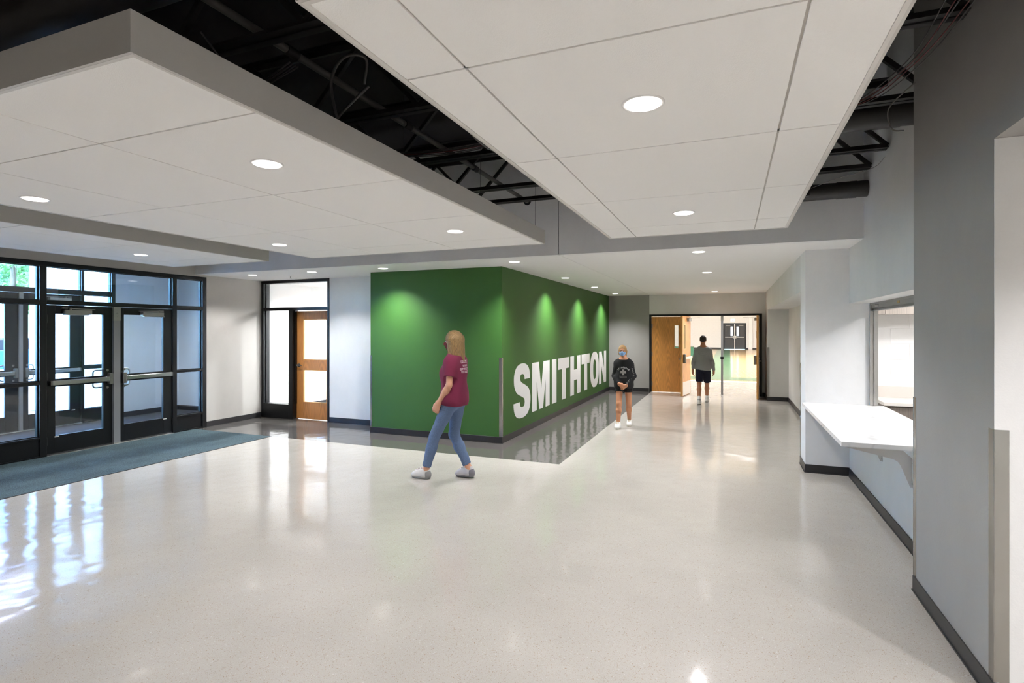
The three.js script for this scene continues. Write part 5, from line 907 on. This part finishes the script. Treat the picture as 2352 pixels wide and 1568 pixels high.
// ---- the boy walking into the gym, seen from behind
{
  const J = { pelvis: [0, 0.865, 0], chest: [0, 1.165, 0.015], neck: [0, 1.33, 0.02], head: [0, 1.505, 0.035],
    lshoulder: [0.15, 1.255, 0.01], lelbow: [0.21, 1.0, -0.03], lwrist: [0.235, 0.785, 0.02], rshoulder: [-0.15, 1.255, 0.01], relbow: [-0.205, 1.0, 0.0], rwrist: [-0.24, 0.785, 0.06],
    lhip: [0.08, 0.83, 0], lknee: [0.085, 0.47, 0.0], lankle: [0.075, 0.095, -0.29], ltoe: [0.07, 0.03, -0.12], rhip: [-0.08, 0.83, 0], rknee: [-0.085, 0.47, 0.17], rankle: [-0.08, 0.085, 0.28], rtoe: [-0.085, 0.03, 0.44] };
  const R = { ...R0, thigh: 0.072, knee: 0.05, calf: 0.051, upper: 0.042, pelvis: [0.145, 0.1, 0.108], waist: [0.13, 0.13, 0.092], chest: [0.15, 0.165, 0.10], neck: 0.048 };
  const p = person({ label: 'person in grey long sleeved shirt and navy shorts walking away through the doorway', at: [-0.6, 0, -13.78], turn: Math.PI, joints: J, radius: R, height: 1.64, skin: 0xb87d58, hand: { l: { d: [0.05, -1, 0.1], n: [1, 0, 0], curl: 0.5 }, r: { d: [-0.05, -1, 0.1], n: [-1, 0, 0], curl: 0.5 } } });
  const { t, torso, arms, legs, hd, hh } = p;
  const sl = [0, 1].map((i) => { const k = 'lr'[i], [n, q] = along(J[k + 'elbow'], J[k + 'wrist'], 0.94); return cut(uni(arms[i].map((f) => grow(f, 0.011)), 0.025), [n, q]); });
  const top = ripple(cut(uni([grow(torso, 0.014), ...sl, ell([0, 0.86, 0.0], [0.186, 0.19, 0.148])], 0.03), [[0.1, -1, 0], [0, 0.80, 0]], [[0, 1, -0.25], [0, 1.362, 0.02]]), fold(0.0055, 30, 24));
  const cv = document.createElement('canvas'); cv.width = cv.height = 512; const c = cv.getContext('2d'); c.fillStyle = '#8f8f8d'; c.fillRect(0, 0, 512, 512); c.strokeStyle = '#7d7d7d'; c.lineWidth = 7; c.beginPath(); c.ellipse(256, 220, 150, 62, 0, 0, 6.3); c.stroke(); c.lineWidth = 6; for (let i = 0; i < 5; i++) { c.beginPath(); c.arc(150 + i * 54, 220, 22, 0.4, 5.2); c.stroke(); }
  const tx = new THREE.CanvasTexture(cv); tx.colorSpace = THREE.SRGBColorSpace;
  const g = nets(top, [-0.36, 0.74, -0.22], [0.36, 1.40, 0.24], 0.007);
  splitPrint(g, (n, q) => n[2] < -0.3 && Math.abs(q[0]) < 0.16 && q[1] > 1.02 && q[1] < 1.34, (q) => [0.5 - q[0] / 0.34, (q[1] - 1.0) / 0.34]);
  skinMesh('shirt', g, [std(0xffffff, 0.9, { map: tx }), cloth(0x8f8f8d)], t, 'heather grey long sleeved shirt with faint back print');
  const sh = [0, 1].map((i) => { const k = 'lr'[i], [n, q] = along(J[k + 'hip'], J[k + 'knee'], 0.88); return cut(cap(J[k + 'hip'], J[k + 'knee'], 0.098, 0.085), [n, q]); });
  skinMesh('shorts', nets(ripple(uni([cut(grow(ell(J.pelvis, R.pelvis), 0.018), [[0, 1, 0], [0, 0.93, 0]]), ...sh], 0.03), fold(0.003, 26, 18)), [-0.27, 0.4, -0.2], [0.27, 0.98, 0.34], 0.009), cloth(0x17182b), t, 'navy athletic shorts');
  for (const i of [0, 1]) { const k = 'lr'[i], a = J[k + 'ankle'], b = lerp3(a, J[k + 'knee'], 0.17); skinMesh('sock', nets(grow(cap(a, b, R.ankle, R.ankle + 0.002), 0.006), ...bounds([a, b], 0.06), 0.006), std(0xf1f0ee, 0.95), t, 'white sock'); }
  const sc = [std(0xa9a8a6, 0.8), std(0xe8e6e2, 0.8), std(0x3a3a3b, 0.8)];
  shoe(t, J.lankle, J.ltoe, 0.255, 0.092, sc, 'grey sneaker with pale sole'); shoe(t, J.rankle, J.rtoe, 0.255, 0.092, sc, 'grey sneaker with pale sole');
  const hairF = (pp) => { const a = hd.to(pp); let d = ell([0, 0.15, -0.05], [0.35, 0.39, 0.43])(a) * hh; d = Math.max(d, -ell([0, -0.30, 0.46], [0.5, 0.58, 0.42])(a) * hh, (-0.31 - a[1] + Math.max(0, a[2] + 0.2) * 0.5) * hh); return d + 0.0015 * Math.sin(a[0] * 70) * Math.sin(a[1] * 60); };
  skinMesh('hair', nets(hairF, [J.head[0] - hh * 0.5, J.head[1] - hh * 0.5, J.head[2] - hh * 0.6], [J.head[0] + hh * 0.5, J.head[1] + hh * 0.7, J.head[2] + hh * 0.5], 0.0055), std(0x2c2019, 0.7), t, 'short dark brown hair');
}
renderer.render(scene, camera);
